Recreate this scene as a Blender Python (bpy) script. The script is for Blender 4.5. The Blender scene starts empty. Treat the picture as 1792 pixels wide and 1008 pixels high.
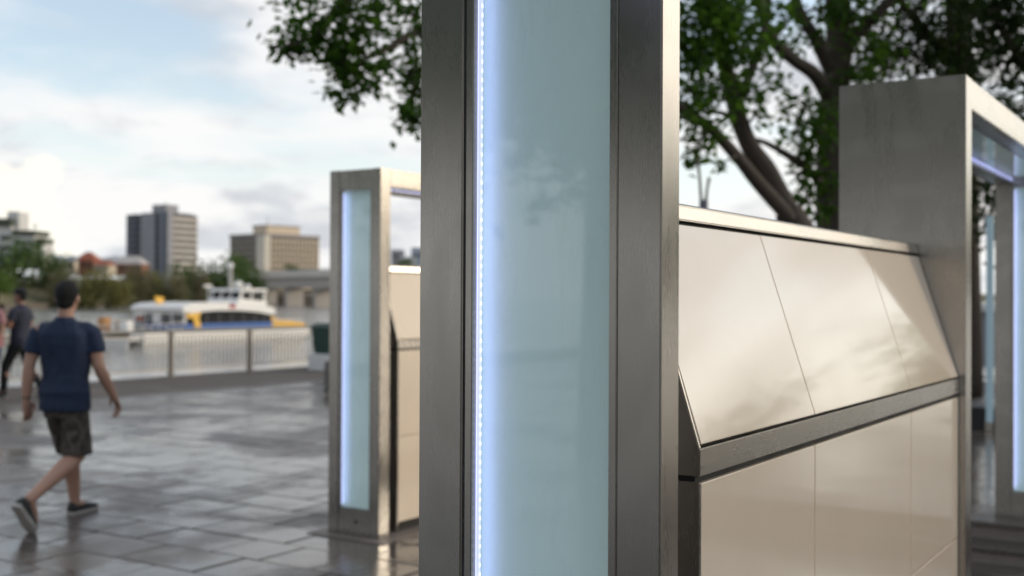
import bpy, bmesh, math, random
from mathutils import Vector, Matrix, noise
RAD = math.radians
random.seed(7)
scene = bpy.context.scene
COL = scene.collection

# ------------------------------------------------------------------ camera
FPX = 2000.0                      # focal length in pixels of a 1792 wide frame
EYE = 1.62
cam_d = bpy.data.cameras.new('camera')
cam_d.sensor_width = 36.0
cam_d.lens = FPX / 1792.0 * 36.0
cam_d.clip_start = 0.05
cam_d.clip_end = 6000
cam_d.dof.use_dof = True
cam_d.dof.focus_distance = 2.15
cam_d.dof.aperture_fstop = 3.3
cam_d.dof.aperture_blades = 0
cam = bpy.data.objects.new('camera', cam_d)
COL.objects.link(cam)
CAMROT = Matrix.Rotation(RAD(90 + 0.444), 3, 'X') @ Matrix.Rotation(RAD(0.27), 3, 'Z')
cam.matrix_world = Matrix.Translation((0, 0, EYE)) @ CAMROT.to_4x4()
scene.camera = cam

# ------------------------------------------------------------------ light
SUN_AZ, SUN_EL = RAD(80), RAD(15)      # azimuth clockwise from +Y
SUN_DIR = Vector((math.sin(SUN_AZ) * math.cos(SUN_EL), math.cos(SUN_AZ) * math.cos(SUN_EL), math.sin(SUN_EL)))
sun_d = bpy.data.lights.new('sun', 'SUN')
sun_d.energy = 1.1
sun_d.angle = RAD(12)
sun_d.color = (1.0, 0.87, 0.70)
sun = bpy.data.objects.new('sun', sun_d)
sun.rotation_euler = SUN_DIR.to_track_quat('Z', 'Y').to_euler()
COL.objects.link(sun)

world = bpy.data.worlds.new('World')
scene.world = world
world.use_nodes = True
WN, WL = world.node_tree.nodes, world.node_tree.links
WN.clear()
def wn(t, **kw):
    n = WN.new(t)
    for k, v in kw.items():
        if k.startswith('i_'):
            n.inputs[int(k[2:])].default_value = v
        else:
            setattr(n, k, v)
    return n
def wmath(op, a, b=None, clamp=False):
    n = WN.new('ShaderNodeMath'); n.operation = op; n.use_clamp = clamp
    for i, v in enumerate((a, b)):
        if v is None: continue
        if isinstance(v, (int, float)): n.inputs[i].default_value = v
        else: WL.new(v, n.inputs[i])
    return n.outputs[0]
def wmix(f, a, b):
    n = WN.new('ShaderNodeMix'); n.data_type = 'RGBA'
    for i, v in ((0, f), (6, a), (7, b)):
        if isinstance(v, (int, float)): n.inputs[i].default_value = v
        elif isinstance(v, tuple): n.inputs[i].default_value = v
        else: WL.new(v, n.inputs[i])
    return n.outputs[2]
def wramp(v, lo, hi):
    n = WN.new('ShaderNodeMapRange'); n.interpolation_type = 'SMOOTHSTEP'
    WL.new(v, n.inputs[0]); n.inputs[1].default_value = lo; n.inputs[2].default_value = hi
    return n.outputs[0]
sky = wn('ShaderNodeTexSky', sky_type='NISHITA', sun_disc=False, sun_elevation=SUN_EL, sun_rotation=SUN_AZ,
         altitude=0, air_density=1.0, dust_density=1.4, ozone_density=1.2)
tc = wn('ShaderNodeTexCoord')
sep = wn('ShaderNodeSeparateXYZ'); WL.new(tc.outputs['Generated'], sep.inputs[0])
zc = wmath('MAXIMUM', sep.outputs[2], 0.0)
den = wmath('ADD', zc, 0.22)
comb = wn('ShaderNodeCombineXYZ')
WL.new(wmath('DIVIDE', sep.outputs[0], den), comb.inputs[0])
WL.new(wmath('DIVIDE', sep.outputs[1], den), comb.inputs[1])
def wnoise(scale, detail, rough, off, dist=0.0, stretch=(1, 1, 1)):
    m = wn('ShaderNodeMapping'); WL.new(comb.outputs[0], m.inputs[0])
    m.inputs[1].default_value = off; m.inputs[3].default_value = stretch
    n = wn('ShaderNodeTexNoise'); WL.new(m.outputs[0], n.inputs['Vector'])
    n.inputs['Scale'].default_value = scale; n.inputs['Detail'].default_value = detail
    n.inputs['Roughness'].default_value = rough; n.inputs['Distortion'].default_value = dist
    return n.outputs[0]
big = wnoise(1.35, 7, 0.52, (3.1, 1.7, 0.4), 0.25)
shade = wnoise(2.3, 6, 0.55, (7.7, 2.2, 1.4), 0.2)
cover = wramp(big, 0.37, 0.57)
grey = wramp(shade, 0.44, 0.64)
dotn = wn('ShaderNodeVectorMath', operation='DOT_PRODUCT'); WL.new(tc.outputs['Generated'], dotn.inputs[0])
dotn.inputs[1].default_value = SUN_DIR
glow = wmath('POWER', wmath('MAXIMUM', dotn.outputs['Value'], 0.0), 3.0)
lit = wmix(glow, (7.6, 7.5, 7.45, 1), (9.6, 8.8, 7.6, 1))
dark = wmix(glow, (4.9, 5.05, 5.4, 1), (6.6, 6.3, 5.8, 1))
cloudc = wmix(grey, lit, dark)
skyc = wn('ShaderNodeMix', data_type='RGBA', blend_type='MIX')
hsv = wn('ShaderNodeHueSaturation'); WL.new(sky.outputs[0], hsv.inputs['Color'])
hsv.inputs['Saturation'].default_value = 0.72; hsv.inputs['Value'].default_value = 1.95
hz = wmix(wramp(zc, 0.0, 0.20), (7.5, 7.8, 7.9, 1), hsv.outputs[0])
allsky = wmix(wmath('MULTIPLY', cover, 0.92), hz, cloudc)
# a bright cumulus bank low over the far bank at the left
cs = wn('ShaderNodeVectorMath', operation='SUBTRACT'); WL.new(tc.outputs['Generated'], cs.inputs[0]); cs.inputs[1].default_value = (-0.415, 0.905, 0.055)
cm = wn('ShaderNodeVectorMath', operation='MULTIPLY'); WL.new(cs.outputs[0], cm.inputs[0]); cm.inputs[1].default_value = (15, 15, 17)
cl_ = wn('ShaderNodeVectorMath', operation='LENGTH'); WL.new(cm.outputs[0], cl_.inputs[0])
cn = wn('ShaderNodeTexNoise'); WL.new(tc.outputs['Generated'], cn.inputs['Vector']); cn.inputs['Scale'].default_value = 26; cn.inputs['Detail'].default_value = 5
cv = wmath('ADD', cl_.outputs['Value'], wmath('MULTIPLY', wmath('SUBTRACT', cn.outputs[0], 0.5), 1.6))
allsky = wmix(wmath('SUBTRACT', 1.0, wramp(cv, 0.80, 1.0)), allsky, (8.6, 8.3, 7.4, 1))
bg = wn('ShaderNodeBackground'); WL.new(allsky, bg.inputs[0]); bg.inputs[1].default_value = 0.094
out = wn('ShaderNodeOutputWorld'); WL.new(bg.outputs[0], out.inputs[0])

scene.view_settings.view_transform = 'Standard'
scene.view_settings.look = 'None'
scene.view_settings.exposure = 0.48
scene.view_settings.gamma = 1.0
scene.view_settings.use_curve_mapping = False
scene.render.engine = 'CYCLES'
scene.cycles.use_denoising = True
scene.cycles.max_bounces = 8
scene.cycles.transparent_max_bounces = 12
scene.cycles.sample_clamp_indirect = 6.0
scene.cycles.caustics_reflective = False
scene.cycles.caustics_refractive = False

# ------------------------------------------------------------------ frames
ANG_B = RAD(57.3)                               # direction of the rows of portals and of the quay
B = Vector((math.cos(ANG_B), math.sin(ANG_B), 0))
A = Vector((-B.y, B.x, 0))
def at(px, py, depth):                          # point seen at a photo pixel, a given distance ahead
    r = CAMROT @ Vector(((px - 896) / FPX, -(py - 504) / FPX, -1))
    r = r * (depth / r.y)
    return Vector((r.x, r.y, r.z + EYE))

# ------------------------------------------------------------------ mesh helpers
class MB:
    def __init__(s): s.v = []; s.f = []
    def add(s, vs, fs):
        o = len(s.v); s.v += [tuple(v) for v in vs]; s.f += [tuple(i + o for i in f) for f in fs]; return s
    def box(s, x0, x1, y0, y1, z0, z1):
        return s.add([(x0,y0,z0),(x1,y0,z0),(x1,y1,z0),(x0,y1,z0),(x0,y0,z1),(x1,y0,z1),(x1,y1,z1),(x0,y1,z1)],
                     [(0,3,2,1),(4,5,6,7),(0,1,5,4),(1,2,6,5),(2,3,7,6),(3,0,4,7)])
    def prism(s, poly, axis, t0, t1):            # poly in the two other axes, in order
        n = len(poly)
        def mk(p, t):
            return {'x': (t, p[0], p[1]), 'y': (p[0], t, p[1]), 'z': (p[0], p[1], t)}[axis]
        vs = [mk(p, t0) for p in poly] + [mk(p, t1) for p in poly]
        fs = [tuple(range(n)), tuple(range(2*n-1, n-1, -1))] + [(i, i+n, (i+1) % n + n, (i+1) % n) for i in range(n)]
        return s.add(vs, fs)
    def loft(s, rings, cap=True):
        n = len(rings[0]); vs = [p for r in rings for p in r]; fs = []
        for k in range(len(rings) - 1):
            for i in range(n):
                j = (i + 1) % n
                fs.append((k*n+i, k*n+j, (k+1)*n+j, (k+1)*n+i))
        if cap:
            fs.append(tuple(range(n-1, -1, -1))); fs.append(tuple((len(rings)-1)*n + i for i in range(n)))
        return s.add(vs, fs)
    def tube(s, pts, radii, n=8, round_caps=False):
        pts = [Vector(p) for p in pts]
        if not isinstance(radii, (list, tuple)): radii = [radii] * len(pts)
        if round_caps:
            d0 = (pts[0] - pts[1]).normalized(); d1 = (pts[-1] - pts[-2]).normalized()
            a, b = radii[0], radii[-1]
            pre = [(pts[0] + d0 * a * 0.92, a * 0.35), (pts[0] + d0 * a * 0.6, a * 0.78)]
            post = [(pts[-1] + d1 * b * 0.6, b * 0.78), (pts[-1] + d1 * b * 0.92, b * 0.35)]
            pts = [p for p, _ in pre] + pts + [p for p, _ in post]
            radii = [r for _, r in pre] + list(radii) + [r for _, r in post]
        t = (pts[1] - pts[0]).normalized()
        u = t.orthogonal().normalized()
        rings = []
        for i, p in enumerate(pts):
            t2 = ((pts[min(i+1, len(pts)-1)] - pts[max(i-1, 0)])).normalized()
            q = t.rotation_difference(t2); u = q @ u; t = t2
            w = t.cross(u).normalized()
            rings.append([p + (u * math.cos(2*math.pi*k/n) + w * math.sin(2*math.pi*k/n)) * radii[i] for k in range(n)])
        return s.loft(rings)
    def ell(s, c, rx, ry, rz, nu=14, nv=9, rot=None):
        c = Vector(c); rings = []
        for j in range(nv):
            ph = -math.pi/2 + math.pi * (j + 0.35) / (nv - 0.3)
            ring = []
            for k in range(nu):
                th = 2*math.pi*k/nu
                p = Vector((rx*math.cos(ph)*math.cos(th), ry*math.cos(ph)*math.sin(th), rz*math.sin(ph)))
                if rot is not None: p = rot @ p
                ring.append(c + p)
            rings.append(ring)
        return s.loft(rings)
    def build(s, name, mat, parent=None, bevel=0.0, smooth=False, seg=2):
        me = bpy.data.meshes.new(name)
        me.from_pydata(s.v, [], s.f)
        me.update()
        if bevel > 0:
            bm = bmesh.new(); bm.from_mesh(me)
            bmesh.ops.recalc_face_normals(bm, faces=bm.faces)
            bmesh.ops.bevel(bm, geom=list(bm.edges), offset=bevel, segments=seg, affect='EDGES', clamp_overlap=True)
            bm.to_mesh(me); bm.free()
        else:
            bm = bmesh.new(); bm.from_mesh(me)
            bmesh.ops.recalc_face_normals(bm, faces=bm.faces)
            bm.to_mesh(me); bm.free()
        if smooth:
            for p in me.polygons: p.use_smooth = True
        return link(name, me, mat, parent)
def link(name, me, mat, parent=None):
    o = bpy.data.objects.new(name, me); COL.objects.link(o)
    if mat is not None and len(me.materials) == 0: me.materials.append(mat)
    if parent is not None: o.parent = parent
    return o
def tag(o, label, cat, group=None):
    o['label'] = label; o['category'] = cat
    if group: o['group'] = group
    return o
def struct(o): o['kind'] = 'structure'; return o
def stuff(o): o['kind'] = 'stuff'; return o
def empty(name, loc, rz=0.0, label=None, cat=None, group=None):
    o = bpy.data.objects.new(name, None); COL.objects.link(o)
    o.location = loc; o.rotation_euler = (0, 0, rz); o.empty_display_size = 0.2
    if label: tag(o, label, cat, group)
    return o
def cr(pts, n=5):                                # Catmull-Rom through points
    pts = [Vector(p) for p in pts]; out = []
    for i in range(len(pts) - 1):
        p0 = pts[max(i-1, 0)]; p1 = pts[i]; p2 = pts[i+1]; p3 = pts[min(i+2, len(pts)-1)]
        for k in range(n):
            t = k / n
            out.append(0.5 * ((2*p1) + (p2-p0)*t + (2*p0-5*p1+4*p2-p3)*t*t + (3*p1-p0-3*p2+p3)*t**3))
    out.append(pts[-1]); return out
def lerp(a, b, t): return a + (b - a) * t

# ------------------------------------------------------------------ materials
class NT:
    def __init__(s, name):
        s.m = bpy.data.materials.new(name); s.m.use_nodes = True
        s.n, s.l = s.m.node_tree.nodes, s.m.node_tree.links
        s.b = s.n['Principled BSDF']
        s._tc = None
    def node(s, t, **kw):
        n = s.n.new(t)
        for k, v in kw.items(): setattr(n, k, v)
        return n
    def set(s, **kw):
        for k, v in kw.items():
            i = s.b.inputs[k.replace('_', ' ')]
            if hasattr(v, 'is_output'): s.l.new(v, i)
            else: i.default_value = v
        return s
    def coord(s, kind='Object', scale=(1, 1, 1), loc=(0, 0, 0)):
        if s._tc is None: s._tc = s.node('ShaderNodeTexCoord')
        m = s.node('ShaderNodeMapping'); s.l.new(s._tc.outputs[kind], m.inputs[0])
        m.inputs[3].default_value = scale; m.inputs[1].default_value = loc
        return m.outputs[0]
    def wcoord(s, scale=(1, 1, 1)):
        g = s.node('ShaderNodeNewGeometry')
        m = s.node('ShaderNodeMapping'); s.l.new(g.outputs['Position'], m.inputs[0]); m.inputs[3].default_value = scale
        return m.outputs[0]
    def noise(s, vec, scale, detail=4, rough=0.5, dist=0.0):
        n = s.node('ShaderNodeTexNoise'); s.l.new(vec, n.inputs['Vector'])
        n.inputs['Scale'].default_value = scale; n.inputs['Detail'].default_value = detail
        n.inputs['Roughness'].default_value = rough; n.inputs['Distortion'].default_value = dist
        return n.outputs[0]
    def ramp(s, v, lo, hi, a=0.0, b=1.0):
        n = s.node('ShaderNodeMapRange'); n.interpolation_type = 'SMOOTHSTEP'
        s.l.new(v, n.inputs[0])
        for i, x in ((1, lo), (2, hi), (3, a), (4, b)): n.inputs[i].default_value = x
        return n.outputs[0]
    def mix(s, f, a, b):
        n = s.node('ShaderNodeMix'); n.data_type = 'RGBA'
        for i, v in ((0, f), (6, a), (7, b)):
            if hasattr(v, 'is_output'): s.l.new(v, n.inputs[i])
            elif isinstance(v, (int, float)): n.inputs[i].default_value = v
            else: n.inputs[i].default_value = (*v[:3], 1)
        return n.outputs[2]
    def math(s, op, a, b):
        n = s.node('ShaderNodeMath', operation=op)
        for i, v in enumerate((a, b)):
            if hasattr(v, 'is_output'): s.l.new(v, n.inputs[i])
            else: n.inputs[i].default_value = v
        return n.outputs[0]
    def bump(s, h, strength=0.2, dist=0.01):
        n = s.node('ShaderNodeBump'); s.l.new(h, n.inputs['Height'])
        n.inputs['Strength'].default_value = strength; n.inputs['Distance'].default_value = dist
        s.l.new(n.outputs[0], s.b.inputs['Normal'])
        return s
    def island(s): return s.node('ShaderNodeNewGeometry').outputs['Random Per Island']
    def objrand(s): return s.node('ShaderNodeObjectInfo').outputs['Random']

def plain(name, col, rough=0.5, metal=0.0, var=0.12, scale=6.0, bump=0.0):
    t = NT(name)
    n = t.noise(t.coord(), scale, 5, 0.6)
    c2 = tuple(max(0, x * (1 - var * 2)) for x in col); c1 = tuple(min(1, x * (1 + var)) for x in col)
    t.set(Base_Color=t.mix(n, c2, c1), Roughness=t.ramp(n, 0.3, 0.7, max(0.02, rough * 0.85), min(1, rough * 1.12)), Metallic=metal)
    if bump: t.bump(t.noise(t.coord(), scale * 8, 4), bump, 0.01)
    return t.m

def steel(name, streak, base=(0.38, 0.358, 0.33), rough=0.25):
    t = NT(name)
    st = t.noise(t.coord(scale=streak), 1.0, 4, 0.65)
    cl = t.noise(t.coord(scale=tuple(0.02 * s if s > 50 else 2.4 for s in streak)), 1.0, 5, 0.6)
    fine = t.noise(t.coord(), 240, 2, 0.6)
    drip = t.noise(t.coord(scale=tuple(0.16 * s if s > 50 else 3.0 for s in streak), loc=(3, 5, 1)), 1.0, 5, 0.7)
    c = t.mix(t.ramp(st, 0.35, 0.7), tuple(x * 0.96 for x in base), base)
    c = t.mix(t.ramp(drip, 0.62, 0.85, 0, 0.20), c, (0.20, 0.165, 0.13))
    c = t.mix(t.ramp(fine, 0.66, 0.78, 0, 0.25), c, (0.16, 0.14, 0.12))
    c = t.mix(t.ramp(cl, 0.35, 0.75, 0, 0.35), c, tuple(x * 0.7 for x in base))
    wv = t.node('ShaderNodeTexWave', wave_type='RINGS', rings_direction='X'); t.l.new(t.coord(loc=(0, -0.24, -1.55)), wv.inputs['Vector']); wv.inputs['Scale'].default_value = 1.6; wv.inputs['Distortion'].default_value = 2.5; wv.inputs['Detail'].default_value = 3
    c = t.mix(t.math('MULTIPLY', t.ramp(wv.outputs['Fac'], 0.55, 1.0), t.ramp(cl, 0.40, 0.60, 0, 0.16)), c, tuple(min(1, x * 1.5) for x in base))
    t.set(Base_Color=c, Metallic=1.0, Roughness=t.math('ADD', t.ramp(st, 0.3, 0.7, rough - 0.010, rough + 0.012), t.ramp(cl, 0.3, 0.7, 0, 0.06)))
    t.b.inputs['Anisotropic'].default_value = 0.5
    return t.m
M_STEEL = steel('brushed_steel_upright', (380, 380, 2.0))
M_STEELH = steel('brushed_steel_long', (2.0, 380, 380))
M_DARKGAP = plain('dark_gap', (0.02, 0.018, 0.016), 0.8)
def cream():
    t = NT('cream_enamel')
    v = t.noise(t.coord(scale=(75, 75, 2.5)), 1.0, 3, 0.55)
    w = t.noise(t.coord(scale=(3, 3, 1.5)), 1.0, 4, 0.5)
    d = t.noise(t.coord(), 2.2, 5, 0.6)
    sp = t.noise(t.coord(), 60, 3, 0.6)
    c = t.mix(t.ramp(d, 0.3, 0.75), (0.84, 0.70, 0.54), (0.80, 0.665, 0.51))
    c = t.mix(t.ramp(sp, 0.68, 0.80, 0, 0.15), c, (0.40, 0.34, 0.26))
    t.set(Base_Color=c, Roughness=t.ramp(d, 0.3, 0.7, 0.06, 0.11)); t.b.inputs['Coat Weight'].default_value = 0.35; t.b.inputs['Coat IOR'].default_value = 1.7; t.b.inputs['Coat Roughness'].default_value = 0.04
    h = t.math('ADD', t.math('MULTIPLY', v, 0.16), w)
    t.bump(h, 0.10, 0.006)
    return t.m
M_CREAM = cream()
def aqua():
    t = NT('aqua_back_panel')
    n = t.noise(t.coord(), 3, 4)
    t.set(Base_Color=t.mix(n, (0.68, 0.78, 0.77), (0.72, 0.82, 0.81)), Roughness=0.55)
    t.b.inputs['Emission Color'].default_value = (0.56, 0.70, 0.71, 1); t.b.inputs['Emission Strength'].default_value = 0.165   # edge-lit panel
    return t.m
M_AQUA = aqua()
def glass():
    t = NT('clear_glass')
    nt = t
    tr = t.node('ShaderNodeBsdfTransparent'); tr.inputs[0].default_value = (0.90, 0.97, 0.97, 1)
    gl = t.node('ShaderNodeBsdfGlossy'); gl.inputs['Roughness'].default_value = 0.03
    ge = t.node('ShaderNodeNewGeometry')
    dp = t.node('ShaderNodeVectorMath', operation='DOT_PRODUCT'); t.l.new(ge.outputs['Incoming'], dp.inputs[0]); t.l.new(ge.outputs['Normal'], dp.inputs[1])
    co = t.math('ABSOLUTE', dp.outputs['Value'], 0.0)
    fr = t.math('ADD', t.math('MULTIPLY', t.math('POWER', t.math('SUBTRACT', 1.0, co), 5.0), 0.90), 0.085)
    mx = t.node('ShaderNodeMixShader')
    t.l.new(fr, mx.inputs[0]); t.l.new(tr.outputs[0], mx.inputs[1]); t.l.new(gl.outputs[0], mx.inputs[2])
    du = t.node('ShaderNodeBsdfDiffuse'); du.inputs[0].default_value = (0.75, 0.78, 0.76, 1)
    dn = t.noise(t.coord(scale=(1, 1, 0.35)), 9, 6, 0.7, 0.4); ds = t.noise(t.coord(), 160, 2, 0.5)
    df = t.math('ADD', t.ramp(dn, 0.45, 0.75, 0.02, 0.10), t.ramp(ds, 0.72, 0.80, 0.0, 0.12))
    m2 = t.node('ShaderNodeMixShader'); t.l.new(df, m2.inputs[0]); t.l.new(mx.outputs[0], m2.inputs[1]); t.l.new(du.outputs[0], m2.inputs[2])
    t.l.new(m2.outputs[0], t.n['Material Output'].inputs[0])
    return t.m
M_GLASS = glass()
def emit(name, col, s):
    t = NT(name); t.set(Base_Color=(*col, 1), Roughness=0.5); t.b.inputs['Emission Color'].default_value = (*col, 1); t.b.inputs['Emission Strength'].default_value = s
    return t.m
M_LED = emit('led_diffuser', (0.54, 0.55, 1.0), 1.3)
M_LEDSOFT = emit('led_soft_diffuser', (0.62, 0.63, 1.0), 0.88)
M_LEDDOT = emit('led_chip', (0.80, 0.81, 1.0), 1.0)

def wet_stone(name, joints):
    t = NT(name)
    pos = t.wcoord()
    big = t.noise(pos, 0.55, 5, 0.55, 0.6)
    mid = t.noise(pos, 3.4, 6, 0.65, 0.5)
    fine = t.noise(pos, 70, 3, 0.6)
    r = t.objrand()
    c = t.mix(r, (0.075, 0.060, 0.048), (0.120, 0.096, 0.078))
    c = t.mix(t.ramp(mid, 0.35, 0.7, 0, 0.6), c, (0.085, 0.073, 0.068))
    c = t.mix(t.ramp(fine, 0.45, 0.75, 0, 0.35), c, (0.20, 0.18, 0.165))
    # how far towards the quay: the last metres by the railing have dried
    dry = t.node('ShaderNodeVectorMath', operation='DOT_PRODUCT'); t.l.new(pos, dry.inputs[0]); dry.inputs[1].default_value = A
    dv = t.math('ADD', dry.outputs['Value'], t.math('MULTIPLY', big, 2.2))
    dryf = t.ramp(dv, 15.6, 16.7)
    wet = t.math('MULTIPLY', t.ramp(t.math('ADD', t.math('MULTIPLY', big, 0.62), t.math('ADD', t.math('MULTIPLY', mid, 0.38), t.math('MULTIPLY', t.math('SUBTRACT', r, 0.5), 0.06))), 0.42, 0.56), t.math('SUBTRACT', 1.0, dryf))
    rough = t.node('ShaderNodeMix'); rough.data_type = 'FLOAT'
    t.l.new(wet, rough.inputs[0]); t.l.new(t.ramp(mid, 0.3, 0.7, 0.34, 0.58), rough.inputs[2]); t.l.new(t.ramp(mid, 0.3, 0.7, 0.07, 0.16), rough.inputs[3])
    rough2 = t.node('ShaderNodeMix'); rough2.data_type = 'FLOAT'; t.l.new(dryf, rough2.inputs[0]); t.l.new(rough.outputs[0], rough2.inputs[2]); rough2.inputs[3].default_value = 0.85; rough = rough2
    col = t.mix(t.math('MULTIPLY', wet, 0.35), c, (0.05, 0.045, 0.043))
    hgt = t.math('ADD', t.math('MULTIPLY', mid, 1.0), t.math('MULTIPLY', fine, 0.10))
    if joints:
        mp = t.node('ShaderNodeMapping'); t.l.new(pos, mp.inputs[0]); mp.inputs[2].default_value = (0, 0, -ANG_B)
        bt = t.node('ShaderNodeTexBrick'); t.l.new(mp.outputs[0], bt.inputs[0])
        bt.inputs['Scale'].default_value = 1.0; bt.inputs['Mortar Size'].default_value = 0.008
        bt.inputs['Brick Width'].default_value = 0.7; bt.inputs['Row Height'].default_value = 0.43
        col = t.mix(bt.outputs['Fac'], col, (0.03, 0.027, 0.025))
        hgt = t.math('SUBTRACT', hgt, t.math('MULTIPLY', bt.outputs['Fac'], 0.6))
    t.set(Base_Color=col, Roughness=rough.outputs[0])
    t.b.inputs['Specular IOR Level'].default_value = 0.62
    t.bump(hgt, 0.34, 0.014)
    return t.m
M_PAVER = wet_stone('wet_granite_paver', False)
M_GROUND = wet_stone('wet_paving_far', True)
M_JOINT = plain('paving_joint', (0.035, 0.03, 0.027), 0.5)
M_DRYSTONE = plain('dry_pale_stone', (0.23, 0.19, 0.165), 0.55, var=0.2, scale=14, bump=0.2)
M_CONC = plain('concrete', (0.30, 0.275, 0.245), 0.8, var=0.15, scale=3, bump=0.1)
M_BARK = plain('bark', (0.085, 0.066, 0.050), 0.9, var=0.35, scale=9, bump=0.6)
def leaf(name, c0, c1, trans=0.42):
    t = NT(name)
    r = t.island()
    n = t.noise(t.wcoord(), 0.9, 3)
    c = t.mix(t.math('ADD', t.math('MULTIPLY', r, 0.6), t.math('MULTIPLY', n, 0.4)), c0, c1)
    t.set(Base_Color=c, Roughness=0.55); t.b.inputs['Specular IOR Level'].default_value = 0.18
    tr = t.node('ShaderNodeBsdfTranslucent'); t.l.new(t.mix(0.5, c, tuple(min(1, x * 2.0) for x in c1)), tr.inputs[0])
    mx = t.node('ShaderNodeMixShader'); mx.inputs[0].default_value = trans
    t.l.new(t.b.outputs[0], mx.inputs[1]); t.l.new(tr.outputs[0], mx.inputs[2]); t.l.new(mx.outputs[0], t.n['Material Output'].inputs[0])
    return t.m
M_LEAF = leaf('fig_leaves', (0.012, 0.034, 0.005), (0.066, 0.145, 0.016))
M_LEAFD = leaf('dark_leaves', (0.008, 0.019, 0.005), (0.032, 0.062, 0.012), 0.25)
M_BANK1 = leaf('bank_olive', (0.13, 0.135, 0.045), (0.28, 0.26, 0.10), 0.2)
M_BANK2 = leaf('bank_green', (0.036, 0.07, 0.02), (0.12, 0.18, 0.05), 0.2)
M_BANK3 = leaf('bank_brown', (0.11, 0.10, 0.055), (0.23, 0.21, 0.115), 0.2)
M_BANK4 = leaf('bank_bright', (0.06, 0.10, 0.02), (0.13, 0.20, 0.045), 0.25)
M_SKIN = plain('skin', (0.52, 0.30, 0.215), 0.5, var=0.08)
M_SKIN2 = plain('skin_tan', (0.30, 0.16, 0.11), 0.5, var=0.08)
def cloth(name, col, sc=7.0, b=0.5):
    t = NT(name)
    n = t.noise(t.coord(scale=(1, 1, 0.6)), sc, 4, 0.55, 0.6)
    w = t.noise(t.coord(), 260, 2)
    t.set(Base_Color=t.mix(n, tuple(x * 0.75 for x in col), tuple(x * 1.2 for x in col)), Roughness=0.85)
    t.bump(t.math('ADD', n, t.math('MULTIPLY', w, 0.05)), b, 0.05)
    return t.m
M_NAVY = cloth('navy_cotton', (0.017, 0.030, 0.066))
def camo():
    t = NT('mottled_khaki'); n = t.noise(t.coord(), 16, 3, 0.5, 0.8); q = t.noise(t.coord(), 7, 3, 0.5)
    t.set(Base_Color=t.mix(t.ramp(n, 0.42, 0.58), (0.045, 0.038, 0.032), t.mix(t.ramp(q, 0.4, 0.6), (0.125, 0.104, 0.085), (0.085, 0.074, 0.058))), Roughness=0.9)
    return t.m
M_KHAKI = camo()
M_BLACK = cloth('black_cloth', (0.010, 0.011, 0.013))
M_INK = cloth('ink_cotton', (0.022, 0.025, 0.045))
M_PINK = cloth('pink_cotton', (0.40, 0.20, 0.21))
M_DENIM = cloth('denim', (0.06, 0.09, 0.16))
M_HAIR = plain('dark_hair', (0.006, 0.005, 0.004), 0.8, var=0.4, scale=60, bump=0.6)
M_SHOE = plain('charcoal_shoe', (0.030, 0.032, 0.032), 0.7, var=0.2, scale=40)
M_SOLE = plain('pale_sole', (0.50, 0.46, 0.43), 0.6)
M_RUBBER = plain('black_rubber', (0.012, 0.012, 0.013), 0.5)

# ================================================================== THE SETTING
WATER_Z = -3.2
QUAY = Vector((-6.73, 22.6, 0))                  # a point under the railing
QA = QUAY.dot(A)                                 # distance of the quay edge along A
def ab(a, b, z=0.0):                             # world point from the A and B coordinates
    p = A * a + B * b; return Vector((p.x, p.y, z))

def water():
    t = NT('river_water')
    p = t.wcoord(scale=(1, 1, 1))
    n1 = t.noise(t.wcoord(scale=(0.9, 0.35, 1)), 0.9, 4, 0.6)
    n2 = t.noise(t.wcoord(scale=(0.05, 0.02, 1)), 1.0, 3, 0.5)
    t.set(Base_Color=t.mix(n2, (0.30, 0.30, 0.285), (0.34, 0.335, 0.32)), Roughness=t.ramp(n2, 0.35, 0.65, 0.08, 0.16))
    t.bump(n1, 0.45, 0.35)
    return t.m
W = MB(); W.add([(-2500, -800, WATER_Z), (2500, -800, WATER_Z), (2500, 4000, WATER_Z), (-2500, 4000, WATER_Z)], [(0, 1, 2, 3)])
struct(W.build('river_water', water()))

# promenade: a slab whose edge runs under the railing
ea = QA + 0.35
P0, P1, P2, P3 = ab(ea, -250), ab(ea, 700), ab(ea - 600, 700), ab(ea - 600, -250)
pv = MB(); TOP = -0.010
pv.add([(*p.xy, TOP) for p in (P0, P1, P2, P3)], [(0, 1, 2, 3)])
pavement = struct(pv.build('pavement', M_GROUND))
qw = MB(); n_ = 1
qw.add([(*P0.xy, TOP - 0.002), (*P1.xy, TOP - 0.002), (*P1.xy, WATER_Z - 1), (*P0.xy, WATER_Z - 1)], [(0, 1, 2, 3)])
qw.add([(*(P0 - A * 0.5).xy, TOP - 0.003), (*(P1 - A * 0.5).xy, TOP - 0.003), (*(P1 - A * 0.5).xy, WATER_Z - 1), (*(P0 - A * 0.5).xy, WATER_Z - 1)], [(0, 1, 2, 3)])
struct(qw.build('quay_wall', M_CONC))

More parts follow.
